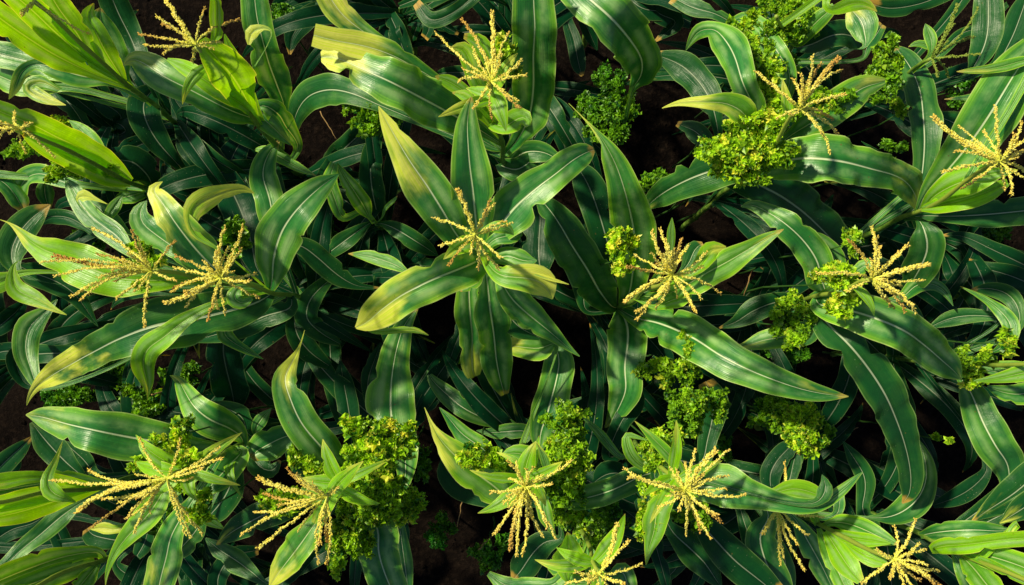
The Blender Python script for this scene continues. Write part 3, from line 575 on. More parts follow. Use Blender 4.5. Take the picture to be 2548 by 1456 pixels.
    c = k.mix(k.math('MULTIPLY', mr, k.math('MULTIPLY', k.math('MULTIPLY_ADD', tone, -.40, 1.0), k.math('MULTIPLY_ADD', k.ss(tone, .0, .25), .82, .16))), c, k.mix(tone, (.88, .95, .75), (.65, .85, .2)))
    ed = k.ss(u, .93, .995)
    c = k.mix(k.math('MULTIPLY', ed, k.math('MULTIPLY_ADD', k.ss(tone, 0.0, .35), .6, .2)), c, k.mix(tone, (.50, .72, .26), (.95, .98, .20)))
    # veins as relief
    wv = k.math('SINE', k.math('MULTIPLY', x, 150.0))
    hgt = k.math('ADD', k.math('MULTIPLY', wv, .10), k.math('ADD', k.math('MULTIPLY', mr, -2.0), k.math('MULTIPLY', st, 1.6)))
    wr = k.noise(k.vec(k.math('MULTIPLY', x, 3.0), k.math('MULTIPLY', y, 30.0), off), 1.0, 4)
    hgt = k.math('ADD', hgt, k.math('MULTIPLY', wr, 2.2))
    bp = k.n('ShaderNodeBump'); bp.inputs['Strength'].default_value = .55; bp.inputs['Distance'].default_value = .0016
    k.link(hgt, bp.inputs['Height'])
    bs = k.n('ShaderNodeBsdfPrincipled')
    k.link(c, bs.inputs['Base Color']); k.link(bp.outputs[0], bs.inputs['Normal'])
    rg = k.math('MULTIPLY_ADD', streak, .16, .28); k.link(rg, bs.inputs['Roughness'])
    k.link(k.math('MULTIPLY_ADD', k.ss(tone, .03, .3), .45, .15), bs.inputs['Specular IOR Level'])
    tr = k.n('ShaderNodeBsdfTranslucent')
    tc = k.mix(1.0, c, (1.5, 1.25, .35), 'MULTIPLY'); k.link(tc, tr.inputs['Color'])
    ms = k.n('ShaderNodeMixShader')
    k.link(k.math('MULTIPLY_ADD', tone, .30, .14), ms.inputs[0]); k.link(bs.outputs[0], ms.inputs[1]); k.link(tr.outputs[0], ms.inputs[2])
    k.link(ms.outputs[0], k.out.inputs[0])
    return k.m

def tassel_material():
    k = NT('tassel')
    oi = k.n('ShaderNodeObjectInfo')
    sc = k.n('ShaderNodeSeparateColor'); k.link(oi.outputs['Color'], sc.inputs[0])
    at = k.n('ShaderNodeAttribute', attribute_name='along').outputs['Fac']
    geo = k.n('ShaderNodeNewGeometry')
    nz = k.noise(geo.outputs['Position'], 160, 2)
    nb = k.noise(geo.outputs['Position'], 14, 3)
    c = k.mix(k.ss(nz, .3, .7), (1.0, .82, .09), (1.0, .95, .30))
    c = k.mix(k.math('MULTIPLY', k.ss(k.math('ADD', at, k.math('MULTIPLY_ADD', nb, .8, -.4)), .75, 1.25), .7), c, (.95, .50, .10))
    c = k.mix(k.math('MULTIPLY', k.math('SUBTRACT', 1.0, k.ss(at, 0.0, .35)), .6), c, (.70, .80, .08))
    c = k.mix(k.math('MULTIPLY', sc.outputs[1], k.ss(at, .2, .9)), c, (.55, .20, .05))
    c = k.mix(sc.outputs[0], c, (.10, .26, .03))
    bs = k.n('ShaderNodeBsdfPrincipled'); k.link(c, bs.inputs['Base Color'])
    bs.inputs['Roughness'].default_value = .7; bs.inputs['Specular IOR Level'].default_value = .1
    tr = k.n('ShaderNodeBsdfTranslucent'); k.link(c, tr.inputs['Color'])
    ms = k.n('ShaderNodeMixShader'); ms.inputs[0].default_value = .15
    k.link(bs.outputs[0], ms.inputs[1]); k.link(tr.outputs[0], ms.inputs[2]); k.link(ms.outputs[0], k.out.inputs[0])
    return k.m

def curly_material():
    k = NT('curly_foliage')
    oi = k.n('ShaderNodeObjectInfo')
    sc = k.n('ShaderNodeSeparateColor'); k.link(oi.outputs['Color'], sc.inputs[0])
    tone = sc.outputs[0]
    geo = k.n('ShaderNodeNewGeometry')
    rim = k.n('ShaderNodeAttribute', attribute_name='rim').outputs['Fac']
    rnd = k.n('ShaderNodeAttribute', attribute_name='rnd').outputs['Fac']
    nb = k.noise(geo.outputs['Position'], 34, 2)
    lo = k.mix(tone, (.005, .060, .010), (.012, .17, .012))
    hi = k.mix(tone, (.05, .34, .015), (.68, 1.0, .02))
    f = k.math('ADD', k.math('ADD', k.math('MULTIPLY', rim, .55), k.math('MULTIPLY', rnd, .35)), k.math('MULTIPLY_ADD', nb, 3.0, -1.5), clamp=True)  # noise contrast paints sunlit tops and dark gaps into the foliage
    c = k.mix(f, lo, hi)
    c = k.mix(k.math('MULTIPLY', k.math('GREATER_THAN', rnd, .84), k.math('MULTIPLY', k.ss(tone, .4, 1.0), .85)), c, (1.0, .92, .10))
    bs = k.n('ShaderNodeBsdfPrincipled'); k.link(c, bs.inputs['Base Color'])
    bs.inputs['Roughness'].default_value = .42; bs.inputs['Specular IOR Level'].default_value = .5
    tr = k.n('ShaderNodeBsdfTranslucent'); k.link(k.mix(1.0, c, (1.4, 1.2, .5), 'MULTIPLY'), tr.inputs['Color'])
    ms = k.n('ShaderNodeMixShader'); ms.inputs[0].default_value = .3
    k.link(bs.outputs[0], ms.inputs[1]); k.link(tr.outputs[0], ms.inputs[2]); k.link(ms.outputs[0], k.out.inputs[0])
    return k.m

def stalk_material():
    k = NT('stalk')
    geo = k.n('ShaderNodeNewGeometry')
    n = k.noise(geo.outputs['Position'], 40, 3)
    sp = k.n('ShaderNodeSeparateXYZ'); k.link(geo.outputs['Position'], sp.inputs[0])
    c = k.mix(k.ss(n, .3, .7), (.06, .17, .015), (.22, .34, .05))
    c = k.mix(k.ss(sp.outputs[2], 1.1, 1.9), c, (.38, .46, .06))
    bs = k.n('ShaderNodeBsdfPrincipled'); k.link(c, bs.inputs['Base Color']); bs.inputs['Roughness'].default_value = .45
    k.link(bs.outputs[0], k.out.inputs[0])
    return k.m

def weed_stem_material():
    k = NT('weed_stem')
    geo = k.n('ShaderNodeNewGeometry')
    n = k.noise(geo.outputs['Position'], 50, 3)
    c = k.mix(n, (.012, .06, .008), (.05, .14, .015))
    bs = k.n('ShaderNodeBsdfPrincipled'); k.link(c, bs.inputs['Base Color']); bs.inputs['Roughness'].default_value = .6
    k.link(bs.outputs[0], k.out.inputs[0])
    return k.m

def straw_material():
    k = NT('dry_straw')
    geo = k.n('ShaderNodeNewGeometry')
    n = k.noise(geo.outputs['Position'], 60, 3)
    c = k.mix(n, (.22, .10, .03), (.50, .33, .13))
    bs = k.n('ShaderNodeBsdfPrincipled'); k.link(c, bs.inputs['Base Color']); bs.inputs['Roughness'].default_value = .8
    k.link(bs.outputs[0], k.out.inputs[0])
    return k.m

def soil_material():
    k = NT('soil')
    geo = k.n('ShaderNodeNewGeometry'); P = geo.outputs['Position']
    a = k.noise(P, 3, 6, .6); b = k.noise(P, 35, 6, .7); d = k.noise(P, 180, 3, .7)
    c = k.mix(k.ss(a, .3, .7), (.004, .0028, .0026), (.012, .0075, .006))
    c = k.mix(k.ss(b, .45, .7), c, (.024, .015, .011))
    c = k.mix(k.math('MULTIPLY', k.ss(d, .66, .74), .5), c, (.10, .07, .05))
    bs = k.n('ShaderNodeBsdfPrincipled'); k.link(c, bs.inputs['Base Color']); bs.inputs['Roughness'].default_value = .95
    bs.inputs['Specular IOR Level'].default_value = .05
    bp = k.n('ShaderNodeBump'); bp.inputs['Strength'].default_value = 1; bp.inputs['Distance'].default_value = .03
    k.link(k.math('ADD', b, k.math('MULTIPLY', d, .3)), bp.inputs['Height']); k.link(bp.outputs[0], bs.inputs['Normal'])
    k.link(bs.outputs[0], k.out.inputs[0])
    return k.m

M_WST = weed_stem_material()
M_LEAF, M_TAS, M_CUR, M_STK, M_STRAW, M_SOIL = leaf_material(), tassel_material(), curly_material(), stalk_material(), straw_material(), soil_material()

# ------------------------------------------------------------------ helpers
def make(name, verts, faces, mat, parent=None, origin=Vector((0, 0, 0)), smooth=True, uvs=None, attrs=None, color=None):
    me = bpy.data.meshes.new(name)
    me.from_pydata([(v[0] - origin[0], v[1] - origin[1], v[2] - origin[2]) for v in verts], [], faces)
    me.materials.append(mat)
    if smooth: me.polygons.foreach_set('use_smooth', [True] * len(faces))
    if uvs:
        ul = me.uv_layers.new(name='UVMap')
        flat = []
        for p in me.polygons:
            for vi in p.vertices: flat += uvs[vi]
        ul.data.foreach_set('uv', flat)
    for an, vals in (attrs or {}).items():
        a = me.attributes.new(an, 'FLOAT', 'POINT'); a.data.foreach_set('value', vals)
    me.update()
    o = bpy.data.objects.new(name, me)
    col.objects.link(o)
    if parent is not None: o.parent = parent
    if color: o.color = color
    return o
def thing(name, loc, label, cat, group=None):
    o = bpy.data.objects.new(name, None); col.objects.link(o)
    o.empty_display_size = .1
    o.location = loc; o['label'] = label; o['category'] = cat
    if group: o['group'] = group
    return o
def catmull(pts, n):
    """pts: list of tuples; n samples along, roughly even by chord length"""
    d = [0.0]
    for a, b in zip(pts, pts[1:]):
        d.append(d[-1] + max(1e-5, math.dist(a[:3], b[:3])))
    out = []
    for i in range(n):
        s = d[-1] * i / (n - 1)
        j = 0
        while j < len(d) - 2 and d[j + 1] < s: j += 1
        t = (s - d[j]) / (d[j + 1] - d[j])
        p1, p2 = pts[j], pts[j + 1]
        p0 = pts[j - 1] if j > 0 else tuple(2 * a - b for a, b in zip(p1, p2))
        p3 = pts[j + 2] if j + 2 < len(pts) else tuple(2 * b - a for a, b in zip(p1, p2))
        l1 = d[j + 1] - d[j]
        l0 = d[j] - d[j - 1] if j > 0 else l1
        l2 = d[j + 2] - d[j + 1] if j + 2 < len(d) else l1
        r = []
        for k in range(len(p1)):
            m1 = ((p1[k] - p0[k]) / l0 * l1 + (p2[k] - p1[k])) / 2 * min(1, 2 * l0 / (l0 + l1) + .5)
            m2 = ((p3[k] - p2[k]) / l2 * l1 + (p2[k] - p1[k])) / 2 * min(1, 2 * l2 / (l2 + l1) + .5)
            t2, t3 = t * t, t * t * t
            r.append((2 * t3 - 3 * t2 + 1) * p1[k] + (t3 - 2 * t2 + t) * m1 + (-2 * t3 + 3 * t2) * p2[k] + (t3 - t2) * m2)
        out.append(tuple(r))
    return out
def tube(vs, fs, path, radii, seg=8, al=None):
    b = len(vs); n = len(path)
    for i, p in enumerate(path):
        T = (path[min(i + 1, n - 1)] - path[max(i - 1, 0)]).normalized()
        A = T.cross(Vector((.31, .87, .38))).normalized(); B = T.cross(A)
        for k in range(seg):
            a = 2 * math.pi * k / seg
            vs.append(p + (A * math.cos(a) + B * math.sin(a)) * radii[i])
            if al is not None: al.append(i / (n - 1))
    for i in range(n - 1):
        for k in range(seg):
            k2 = (k + 1) % seg
            fs.append((b + i * seg + k, b + i * seg + k2, b + (i + 1) * seg + k2, b + (i + 1) * seg + k))
    fs.append(tuple(b + k for k in range(seg))[::-1])
    fs.append(tuple(b + (n - 1) * seg + k for k in range(seg)))

# ------------------------------------------------------------------ leaf blade
def leaf(parent, origin, pts3, tone, bleach_sun, rnd, label=None):
    """pts3: (x, y, z, half width) along the midrib, stalk end first"""
    L = sum(math.dist(a[:3], b[:3]) for a, b in zip(pts3, pts3[1:]))
    n = max(16, min(60, int(L / .018)))
    sm = catmull(pts3, n)
    P = [Vector(s[:3]) for s in sm]
    # smooth a little so folds stay round
    for _ in range(2):
        P = [P[0]] + [(P[i - 1] + P[i] * 2 + P[i + 1]) / 4 for i in range(1, n - 1)] + [P[-1]]
    W = [max(.0008, s[3]) for s in sm]
    T = []
    for i in range(n):
        T.append((P[min(i + 1, n - 1)] - P[max(i - 1, 0)]).normalized())
    NX = 11
    roll0 = rnd.uniform(-.22, .22); roll1 = rnd.uniform(-.8, .8) * (.5 if max(q[3] for q in pts3) > .045 else 1)
    gut = rnd.uniform(.22, .46)
    f1, ph1, ph2 = rnd.uniform(16, 30), rnd.uniform(0, 6), rnd.uniform(0, 6)
    ra = rnd.uniform(.10, .27)
    notch = [(rnd.uniform(.15, .9), rnd.choice((-1, 1)), rnd.uniform(.012, .03), rnd.uniform(.15, .5)) for _ in range(rnd.choice((0, 1, 1, 2, 3)))]
    vs, uvs, al = [], [], []
    s = 0.0
    prevN = None
    for i in range(n):
        if i: s += (P[i] - P[i - 1]).length
        f = i / (n - 1)
        V = (cam_loc - P[i]).normalized() * .75 + Vector((0, 0, .25))
        N = V - T[i] * V.dot(T[i])
        if N.length < 1e-3: N = prevN or Vector((0, 0, 1))
        N.normalize()
        roll = roll0 + roll1 * (f - .5)
        S = T[i].cross(N).normalized()
        cr, sr = math.cos(roll), math.sin(roll)
        S2 = S * cr + N * sr; N2 = N * cr - S * sr
        prevN = N
        w = W[i] / max(.75, cr)
        env = math.sin(math.pi * min(1, max(0, f * 1.05))) ** .6
        for j in range(NX):
            t = -1 + 2 * j / (NX - 1)
            side = ph1 if t < 0 else ph2
            nt_ = 1.0
            for nf, ns, nw, nd in notch:
                if t * ns > .3: nt_ -= nd * math.exp(-((f - nf) / nw) ** 2) * (abs(t) - .3) / .7
            wob = nt_ + .03 * env * math.sin(s * f1 * 1.7 + side * 2) * (1 if abs(t) > .5 else 0)
            e = abs(t) ** 2.2
            ruf = ra * w * env * e * (math.sin(s * f1 + side) + .5 * math.sin(s * f1 * 2.3 + side * 3))
            h = gut * w * (abs(t) ** 1.2) * (1.0 - .45 * f) - .14 * w * e + ruf
            if abs(t) < .06: h -= .010 * min(1, w / .03) * .35
            p = P[i] + S2 * (t * w * wob) + N2 * h
            vs.append(p); uvs.append(((t + 1) / 2, s)); al.append(f)
    fs = []
    for i in range(n - 1):
        for j in range(NX - 1):
            a = i * NX + j
            fs.append((a, a + 1, a + NX + 1, a + NX))
    o = make('leaf', vs, fs, M_LEAF, parent, origin, True, uvs, {'along': al}, (tone, bleach_sun, rnd.random(), 1))
    if label: o['label'] = label
    return o

# ------------------------------------------------------------------ parse the plant list
plants = []
for line in DATA.strip().splitlines():
    q = [a.strip() for a in line.split('|')]
    h = q[0].split()
    def nums(a): return [float(v) for v in a.split(',')]
    if h[0] == 'P':
        ct, cp = q[1].split(); cx, cy, cz = nums(cp)
        C = world(ct, cx, cy, cz)
        if q[2] == '-': F = Vector((C.x, C.y, 0))
        else:
            ft, fp = q[2].split(); fx, fy, fz = nums(fp)
            F = world(ft, fx, fy, fz)
        plants.append(dict(C=C, F=F, label=q[3], leaves=[], T=None, id=h[1]))
    elif h[0] == 'L':
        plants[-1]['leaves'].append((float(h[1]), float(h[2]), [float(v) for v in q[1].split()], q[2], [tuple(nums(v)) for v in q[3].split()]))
    elif h[0] == 'T':
        t, base = q[0].split()[1:3]
        plants[-1]['T'] = (t, nums(base), [nums(v) for v in q[1].split()])

gaps = []
for g in GAPS.replace('E ', '|E ').replace('A ', '|A ').replace('B ', '|B ').replace('C ', '|C ').replace('D ', '|D ').replace('F ', '|F ').replace('G ', '|G ').replace('H ', '|H ').replace('I ', '|I ').split('|'):
    g = g.strip()
    if g:
        t, v = g.split(); x, y, r = [float(a) for a in v.split(',')]
        gaps.append((ORG[t][0] + x / 2.8, ORG[t][1] + y / 2.8, r / 2.8))

def stalk_at(p, z):
    C, F, B = p['C'], p['F'], p['B']
    if z >= F.z and C.z > F.z + .01:
        return F.lerp(C, min(1.0, (z - F.z) / (C.z - F.z)))
    return B.lerp(F, max(0.0, z / max(F.z, .01))) if F.z > .01 else Vector((C.x, C.y, z))

GREEN = {'p19'}
for pi, p in enumerate(plants):
    rnd = random.Random(100 + pi * 13)
    C, F = p['C'], p['F']
    # ground contact: carry on below the lower point, straightening up
    if F.z > .01:
        sl = (C - F) / max(.05, C.z - F.z)
        p['B'] = Vector((F.x - sl.x * F.z * .35, F.y - sl.y * F.z * .35, 0))
    else: p['B'] = Vector((C.x, C.y, 0))
    B = p['B']
    root = thing('corn_plant', B, p['label'], 'corn plant', 'corn plants of the field')
    # stalk with nodes
    vs, fs = [], []
    path, rad = [], []
    nseg = 30
    for i in range(nseg + 1):
        z = C.z * i / nseg
        q = stalk_at(p, z) + Vector((.006 * math.sin(i * .9 + pi), .006 * math.cos(i * .7 + pi), 0)) * (1 if 0 < i < nseg else 0)
        path.append(q); rad.append((.0145 - .0085 * i / nseg) * (1.18 if i % 5 == 0 else 1.0))
    tube(vs, fs, path, rad, 10)
    make('stalk', vs, fs, M_STK, root, B)
    for tone, bleach_sun, zs, t, pts in p['leaves']:
        if pts[0][2] <= 10 and pts[-1][2] > 12: pts = pts[::-1]; zs = zs[::-1] if zs[0] > zs[-1] and False else zs
        # heights are spread evenly over the pixel length, starting on the stalk
        S = stalk_at(p, min(zs[0], C.z - .02))
        su, sv = pix(S)
        px = [((su - ORG[t][0]) * 2.8, (sv - ORG[t][1]) * 2.8)] + [(a[0], a[1]) for a in pts]
        cum = [0.0]
        for a, b in zip(px, px[1:]): cum.append(cum[-1] + math.dist(a, b))
        p3 = []
        for k, a in enumerate(pts):
            f = cum[k + 1] / cum[-1] * (len(zs) - 1)
            i0 = min(int(f), len(zs) - 2); fr = f - i0
            z = zs[i0] * (1 - fr) + zs[i0 + 1] * fr
            q = world(t, a[0], a[1], z)
            p3.append((q.x, q.y, q.z, px_size(a[2], q) / 2 * (1.06 if a[2] > 40 else 1)))
        d0 = math.dist(S[:2], p3[0][:2])
        if d0 > .02:
            if d0 > .3: print('FAR', p['id'], t, pts[0], round(d0, 2), 'stalk px', [round(v) for v in px[0]], 'z', zs[0])
            p3.insert(0, (S.x, S.y, S.z, min(.012, p3[0][3])))
        leaf(root, B, p3, tone, bleach_sun, rnd)
    if p['T'] and p['id'] not in ('p1', 'p16', 'p19'):
        nf = rnd.choice((4, 5, 6)) if p['id'] in ('p12', 'p13', 'p14', 'p15', 'p18', 'p4') else (1 if p['id'] in ('p9', 'p11', 'p5', 'p2', 'p6') else 0)
        a0 = rnd.uniform(0, 6.28)
        for k in range(nf):
            az = a0 + k * 2.4 + rnd.uniform(-.3, .3)
            D = Vector((math.cos(az), math.sin(az), 0)); sdv = Vector((-D.y, D.x, 0)) * rnd.uniform(-.35, .35)
            Ln = rnd.uniform(.09, .20); z0 = C.z - rnd.uniform(.10, .22)
            S = stalk_at(p, z0); wmax = rnd.uniform(.016, .032); rise = rnd.uniform(.3, 1.0); fall = rnd.uniform(.0, .9)
            pp = []
            for j in range(7):
                f = j / 6
                q = S + D * Ln * f + sdv * Ln * f * f; q.z = min(C.z + .02, z0 + Ln * (rise * f - fall * f * f))
                pp.append((q.x, q.y, q.z, wmax * (.4 + .6 * min(1, f / .35)) * max(0, 1 - f ** 2.4) + .0008))
            leaf(root, B, pp, rnd.uniform(.85, 1.0), rnd.choice((0, .3, .6, .8)), rnd)
    # lower leaves in the shade, arching out from the stalk
    made = 0
    az0 = rnd.uniform(0, 6.28)
    for k in range(60):
        if made >= 13: break
        az = az0 + (math.pi if k % 2 else 0) + rnd.uniform(-.9, .9)
        z0 = rnd.uniform(.15, .85); Ln = rnd.uniform(.55, .95); wmax = rnd.uniform(.032, .056)
        S = stalk_at(p, z0)
        D = Vector((math.cos(az), math.sin(az), 0)); side = Vector((-D.y, D.x, 0)) * rnd.uniform(-.18, .18)
        pp = []; bad = False
        for j in range(8):
            f = j / 7
            r = Ln * (f - .12 * f * f); zz = z0 + .30 * math.sin(f * 2.5) * Ln / .7 - .22 * f * f
            q = S + D * r + side * f * f; q.z = max(.05, zz)
            wd = wmax * (.35 + .65 * min(1, f / .3)) * max(0, 1 - f ** 2.6) + .001
            u, v = pix(q)
            for gx, gy, gr in gaps:
                if math.hypot(u - gx, v - gy) < gr * .8 + wd * 350: bad = True
            if q.z > 1.05: bad = True
            pp.append((q.x, q.y, q.z, wd))
        if bad: continue
        leaf(root, B, pp, rnd.choice((.0, .0, .03, .08)), rnd.choice((0, 0, 0, .25)), rnd)  # lowest tones paint the understory shade into these leaves
        made += 1
    # tassel
    if p['T']:
        t, base, tips = p['T']
        zb = C.z
        bw = world(t, base[0], base[1], zb)
        tas = None
        ntr = len(tips)
        if ntr > 3 and p['id'] not in ('p9', 'p16', 'p18'):
            for _ in range(ntr // 3):
                q = tips[rnd.randrange(ntr)]; sc_ = rnd.uniform(.35, .75); a_ = rnd.uniform(-.35, .35)
                dx, dy = (q[0] - base[0]) * sc_, (q[1] - base[1]) * sc_
                tips.append([base[0] + dx * math.cos(a_) - dy * math.sin(a_), base[1] + dx * math.sin(a_) + dy * math.cos(a_)])
        for bi, tip in enumerate(tips):
            ln_px = math.dist(base, tip)
            drop = rnd.uniform(-.10, .10) - (.04 if ln_px > 450 else 0)
            e = world(t, tip[0], tip[1], zb + drop)
            bow = (e - bw).length * rnd.uniform(.03, .14)
            sd = (e - bw).cross(Vector((0, 0, 1))); sd = sd.normalized() * rnd.uniform(-.07, .07) * (e - bw).length if sd.length > 1e-4 else Vector((0, 0, 0))
            n = max(8, int((e - bw).length / .006))
            path = []
            for i in range(n + 1):
                f = i / n
                path.append(bw.lerp(e, f) + Vector((0, 0, bow * math.sin(math.pi * f ** .8))) + sd * math.sin(math.pi * f)
                            + Vector((math.sin(f * 21 + bi), math.cos(f * 17 + bi * 2), 0)) * .0012)
            thick = 1.2 if bi == 0 else (rnd.uniform(.6, .88) if bi < ntr else .5)
            vs, fs, al = [], [], []
            tube(vs, fs, path, [.0032 * thick * (1 - .4 * i / n) for i in range(n + 1)], 5, al)
            start = int(n * rnd.uniform(.10, .22))
            for i in range(start, n + 1):
                f = i / n
                Tn = (path[min(i + 1, n)] - path[max(i - 1, 0)]).normalized()
                A = Tn.cross(Vector((.2, .1, 1))).normalized(); Bv = Tn.cross(A)
                for kk in range(4 if thick < 1.1 else 6):
                    if rnd.random() < .12: continue
                    a = rnd.uniform(0, 6.28)
                    R = A * math.cos(a) + Bv * math.sin(a)
                    dirn = (Tn * rnd.uniform(.6, 1.0) + R * rnd.uniform(.20, .62)).normalized()
                    l = rnd.uniform(.0060, .0105) * (.45 + .58 * thick); wd = l * rnd.uniform(.24, .34)
                    c0 = path[i] + R * .0030 * thick
                    X = dirn.cross(R).normalized() if dirn.cross(R).length > .01 else A
                    Y = dirn.cross(X)
                    b = len(vs)
                    vs.append(c0); vs.append(c0 + dirn * l)
                    for q4 in range(4):
                        an = q4 * math.pi / 2
                        vs.append(c0 + dirn * l * .42 + (X * math.cos(an) + Y * math.sin(an)) * wd)
                    al += [f] * 6
                    for q4 in range(4):
                        q5 = (q4 + 1) % 4
                        fs.append((b, b + 2 + q5, b + 2 + q4)); fs.append((b + 1, b + 2 + q4, b + 2 + q5))
                    if rnd.random() < .10:      # dangling anther
                        g0 = c0 + dirn * l; g1 = g0 + Vector((rnd.uniform(-.4, .4), rnd.uniform(-.4, .4), -1)) * rnd.uniform(.003, .007)
                        b = len(vs); w3 = Vector((.0011, .0008, 0))
                        vs += [g0 - w3, g0 + w3, g1 + w3, g1 - w3]; al += [f] * 4
                        fs.append((b, b + 1, b + 2, b + 3))
            red = .75 if (p['id'] in ('p7',) and bi == 0) else (rnd.choice((0, 0, 0, 0, .6)) if ln_px > 250 else 0)
            colr = (.75 if p['id'] in GREEN else 0, red, rnd.random(), 1)
            if bi == 0:
                tas = make('tassel', vs, fs, M_TAS, root, B, False, None, {'along': al}, colr)
            else:
                make('tassel_branch', vs, fs, M_TAS, tas, B, False, None, {'along': al}, colr)
        # stem piece from the crown to the tassel base
        if (bw - C).length > .01:
            vs, fs = [], []
            tube(vs, fs, [C + Vector((0, 0, -.03)), C.lerp(bw, .5), bw], [.007, .006, .004], 8)
            make('tassel_stem', vs, fs, M_STK, root, B)

# ------------------------------------------------------------------ curly plants
def frond(parent, origin, c, rx, ry, rz, tone, rnd, dens):
    vs, fs, rim, rn = [], [], [], []
    area = rx * ry
    cnt = int(min(700, max(60, area / .0000095 * dens)))
    tilt = Vector((rnd.uniform(-.35, .35), rnd.uniform(-.35, .35), 1)).normalized()
    # sub lobes give the lumpy outline
    subs = [(rnd.uniform(-.95, .95), rnd.uniform(-.95, .95), rnd.uniform(-.4, .7), rnd.uniform(.25, .5)) for _ in range(8)] + [(0, 0, .1, .5)]
    for i in range(cnt):
        sx, sy, sz, sr = rnd.choice(subs)
        while True:
            d = Vector((rnd.gauss(0, 1), rnd.gauss(0, 1), rnd.gauss(.45, .8)))
            if d.length > .1: d.normalize(); break
        rr = sr * rnd.uniform(.55, 1.0) * (rnd.uniform(1.2, 1.75) if rnd.random() < .22 else 1)
        q = c + Vector(((sx + d.x * rr) * rx, (sy + d.y * rr) * ry, (sz + d.z * rr) * rz))
        N = (d + Vector((rnd.uniform(-.6, .6), rnd.uniform(-.6, .6), rnd.uniform(-.3, .6)))).normalized()
        A = N.cross(Vector((rnd.uniform(-1, 1), rnd.uniform(-1, 1), .1))).normalized(); Bv = N.cross(A)
        sz_ = rnd.uniform(.0055, .0125) * (1.5 if rnd.random() < .15 else 1) * (1.15 if rr > sr else .9)
        b = len(vs); r = rnd.random()
        vs.append(q); rim.append(0.0); rn.append(r)
        K = 9; a0 = rnd.uniform(0, 6.28)
        for k in range(K):
            a = a0 + 2 * math.pi * k / K * .93
            lob = 1.0 + (.32 if k % 2 else -.12) + rnd.uniform(-.12, .12)
            up = .55 * sz_ * math.sin(k * 2.4 + a0) + .25 * sz_
            vs.append(q + (A * math.cos(a) * 1.15 + Bv * math.sin(a) * .85) * sz_ * lob + N * up)
            rim.append(1.0); rn.append(r)
        for k in range(K - 1): fs.append((b, b + 1 + k, b + 2 + k))
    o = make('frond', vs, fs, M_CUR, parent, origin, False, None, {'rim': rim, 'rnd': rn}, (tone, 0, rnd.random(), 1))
    return o
for wi, line in enumerate(WEEDS.strip().splitlines()):
    spec, label = [a.strip() for a in line.split('|')]
    t, xy, rr, z, tone, lobes = spec.split()
    x, y = [float(v) for v in xy.split(',')]; rx, ry = [float(v) for v in rr.split(',')]
    z = float(z); tone = float(tone); lobes = int(lobes)
    rnd = random.Random(900 + wi)
    c = world(t, x, y, z)
    e_ = 1.35 if tone > .55 else 1.2; rx *= e_; ry *= e_; lobes = max(2, int(lobes * 1.9))
    RXm, RYm = px_size(rx, c), px_size(ry, c)
    B = Vector((c.x, c.y, 0))
    root = thing('curly_leaf_plant', B, label, 'curly-leaved plant', 'curly-leaved plants among the corn')
    vs, fs = [], []
    hub = c + Vector((0, 0, -.10))
    tube(vs, fs, [Vector((c.x + .01 * math.sin(i), c.y + .01 * math.cos(i * 1.3), hub.z * i / 8)) for i in range(9)], [.006 - .0004 * i for i in range(9)], 7)
    cs = []
    for k in range(lobes):
        if lobes == 1: dx = dy = 0
        else:
            a = 2.4 * k + rnd.uniform(-.4, .4); r = math.sqrt((k + .35) / lobes) * rnd.uniform(.65, 1.08)
            dx, dy = math.cos(a) * r, math.sin(a) * r
        lr = (1.0 if lobes == 1 else .95 / math.sqrt(lobes) + .08) * rnd.uniform(.5, 1.12)
        rx_, ry_ = RXm * lr * rnd.uniform(.85, 1.15), RYm * lr * rnd.uniform(.85, 1.15)
        q = c + Vector((dx * RXm, dy * RYm, -.05 * (dx * dx + dy * dy) + rnd.uniform(-.05, .03)))
        cs.append((q, rx_, ry_))
        tube(vs, fs, [hub, hub.lerp(q, .5) + Vector((0, 0, -.01)), q], [.003, .0025, .0015], 5)
    make('stem', vs, fs, M_WST, root, B)
    for q, a, b in cs:
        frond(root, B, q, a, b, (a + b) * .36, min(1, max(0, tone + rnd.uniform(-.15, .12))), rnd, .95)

# ------------------------------------------------------------------ straws
for si, s in enumerate(STRAWS.split('|')):
    a, label = s.split(',')[:-1], s.split(',')[-1]
    if label == '-': continue
    t, x0 = a[0].split(); v = [float(x0)] + [float(q) for q in a[1:]]
    rnd = random.Random(si)
    z = v[4]
    p0, p1 = world(t, v[0], v[1], max(z, .02)), world(t, v[2], v[3], max(z * .9, .015))
    vs, fs = [], []
    path = [p0.lerp(p1, i / 9) + Vector((rnd.uniform(-1, 1), rnd.uniform(-1, 1), 0)) * .004 for i in range(10)]
    tube(vs, fs, path, [.0032 * (1 - .06 * i) for i in range(10)], 6)
    o = make('straw', vs, fs, M_STRAW, None, p0)
    o.location = p0
    o['label'] = label; o['category'] = 'straw'; o['group'] = 'dry straws and stems'

# ------------------------------------------------------------------ ground
def hn(x, y):
    return (.022 * math.sin(x * 3.1 + 1.3 * math.sin(y * 2.3)) + .018 * math.sin(y * 4.7 + x * 1.9) + .010 * math.sin(x * 13 + y * 7.7)
            + .008 * math.sin(y * 17.3 - x * 9.1 + 2 * math.sin(x * 6)))
vs, fs = [], []
xs = [-150, -60, -20, -8] + [-4 + i * .05 for i in range(161)] + [8, 20, 60, 150]
rg = random.Random(5)
nx = len(xs)
for yy in xs:
    for xx in xs:
        inn = abs(xx) <= 4 and abs(yy) <= 4
        vs.append((xx, yy, -.045 + (hn(xx, yy) + rg.uniform(-.008, .008) if inn else 0)))
for j in range(nx - 1):
    for i in range(nx - 1):
        a = j * nx + i
        fs.append((a, a + 1, a + nx + 1, a + nx))
g = make('ground', vs, fs, M_SOIL)
g['kind'] = 'structure'

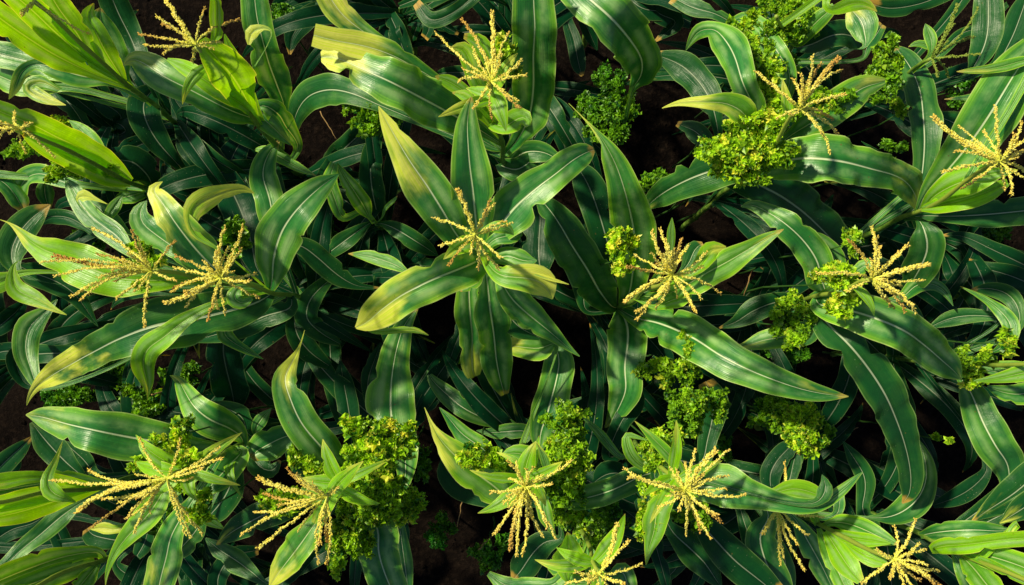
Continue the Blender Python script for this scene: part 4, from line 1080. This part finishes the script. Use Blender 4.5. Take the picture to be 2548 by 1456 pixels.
vs, fs = [], []
rg = random.Random(11)
for i in range(2600):
    x, y = rg.uniform(-3.3, 3.3), rg.uniform(-2.0, 2.4)
    s_ = rg.uniform(.004, .016) * (1.8 if rg.random() < .06 else 1)
    c0 = Vector((x, y, -.045 + hn(x, y) + s_ * .3)); b = len(vs)
    for k in range(5):
        a = k * 1.2566 + rg.uniform(-.3, .3)
        vs.append(c0 + Vector((math.cos(a) * s_, math.sin(a) * s_, rg.uniform(-.3, .2) * s_)))
    vs.append(c0 + Vector((0, 0, s_ * .7))); vs.append(c0 - Vector((0, 0, s_ * .5)))
    for k in range(5):
        k2 = (k + 1) % 5
        fs.append((b + k, b + k2, b + 5)); fs.append((b + k2, b + k, b + 6))
g = make('soil_clods', vs, fs, M_SOIL, None, Vector((0, 0, 0)), False)
g['kind'] = 'stuff'; g['label'] = 'small clods and crumbs scattered over the dark soil'; g['category'] = 'soil clods'

# ------------------------------------------------------------------ light
SUN_EL, SUN_AZ = 44.0, 150.0       # azimuth counter-clockwise from +x: light comes from the upper left
el, az = math.radians(SUN_EL), math.radians(SUN_AZ)
sd = Vector((math.cos(el) * math.cos(az), math.cos(el) * math.sin(az), math.sin(el)))
ld = bpy.data.lights.new('sun', 'SUN'); lo = bpy.data.objects.new('sun', ld); col.objects.link(lo)
ld.energy = 5.0; ld.angle = math.radians(2.8); ld.color = (1.0, .93, .62)
lo.rotation_euler = (-sd).to_track_quat('-Z', 'Y').to_euler()
lo.location = sd * 20
w = bpy.data.worlds.new('World'); scene.world = w; w.use_nodes = True
nt = w.node_tree; bg = nt.nodes['Background']
sky = nt.nodes.new('ShaderNodeTexSky'); sky.sky_type = 'NISHITA'; sky.sun_disc = False
sky.sun_elevation = el; sky.sun_rotation = math.radians(90) - az
nt.links.new(sky.outputs[0], bg.inputs[0]); bg.inputs[1].default_value = .07
scene.view_settings.view_transform = 'Standard'; scene.view_settings.look = 'None'
scene.view_settings.exposure = 0; scene.view_settings.gamma = 1
scene.render.engine = 'CYCLES'
scene.cycles.max_bounces = 6
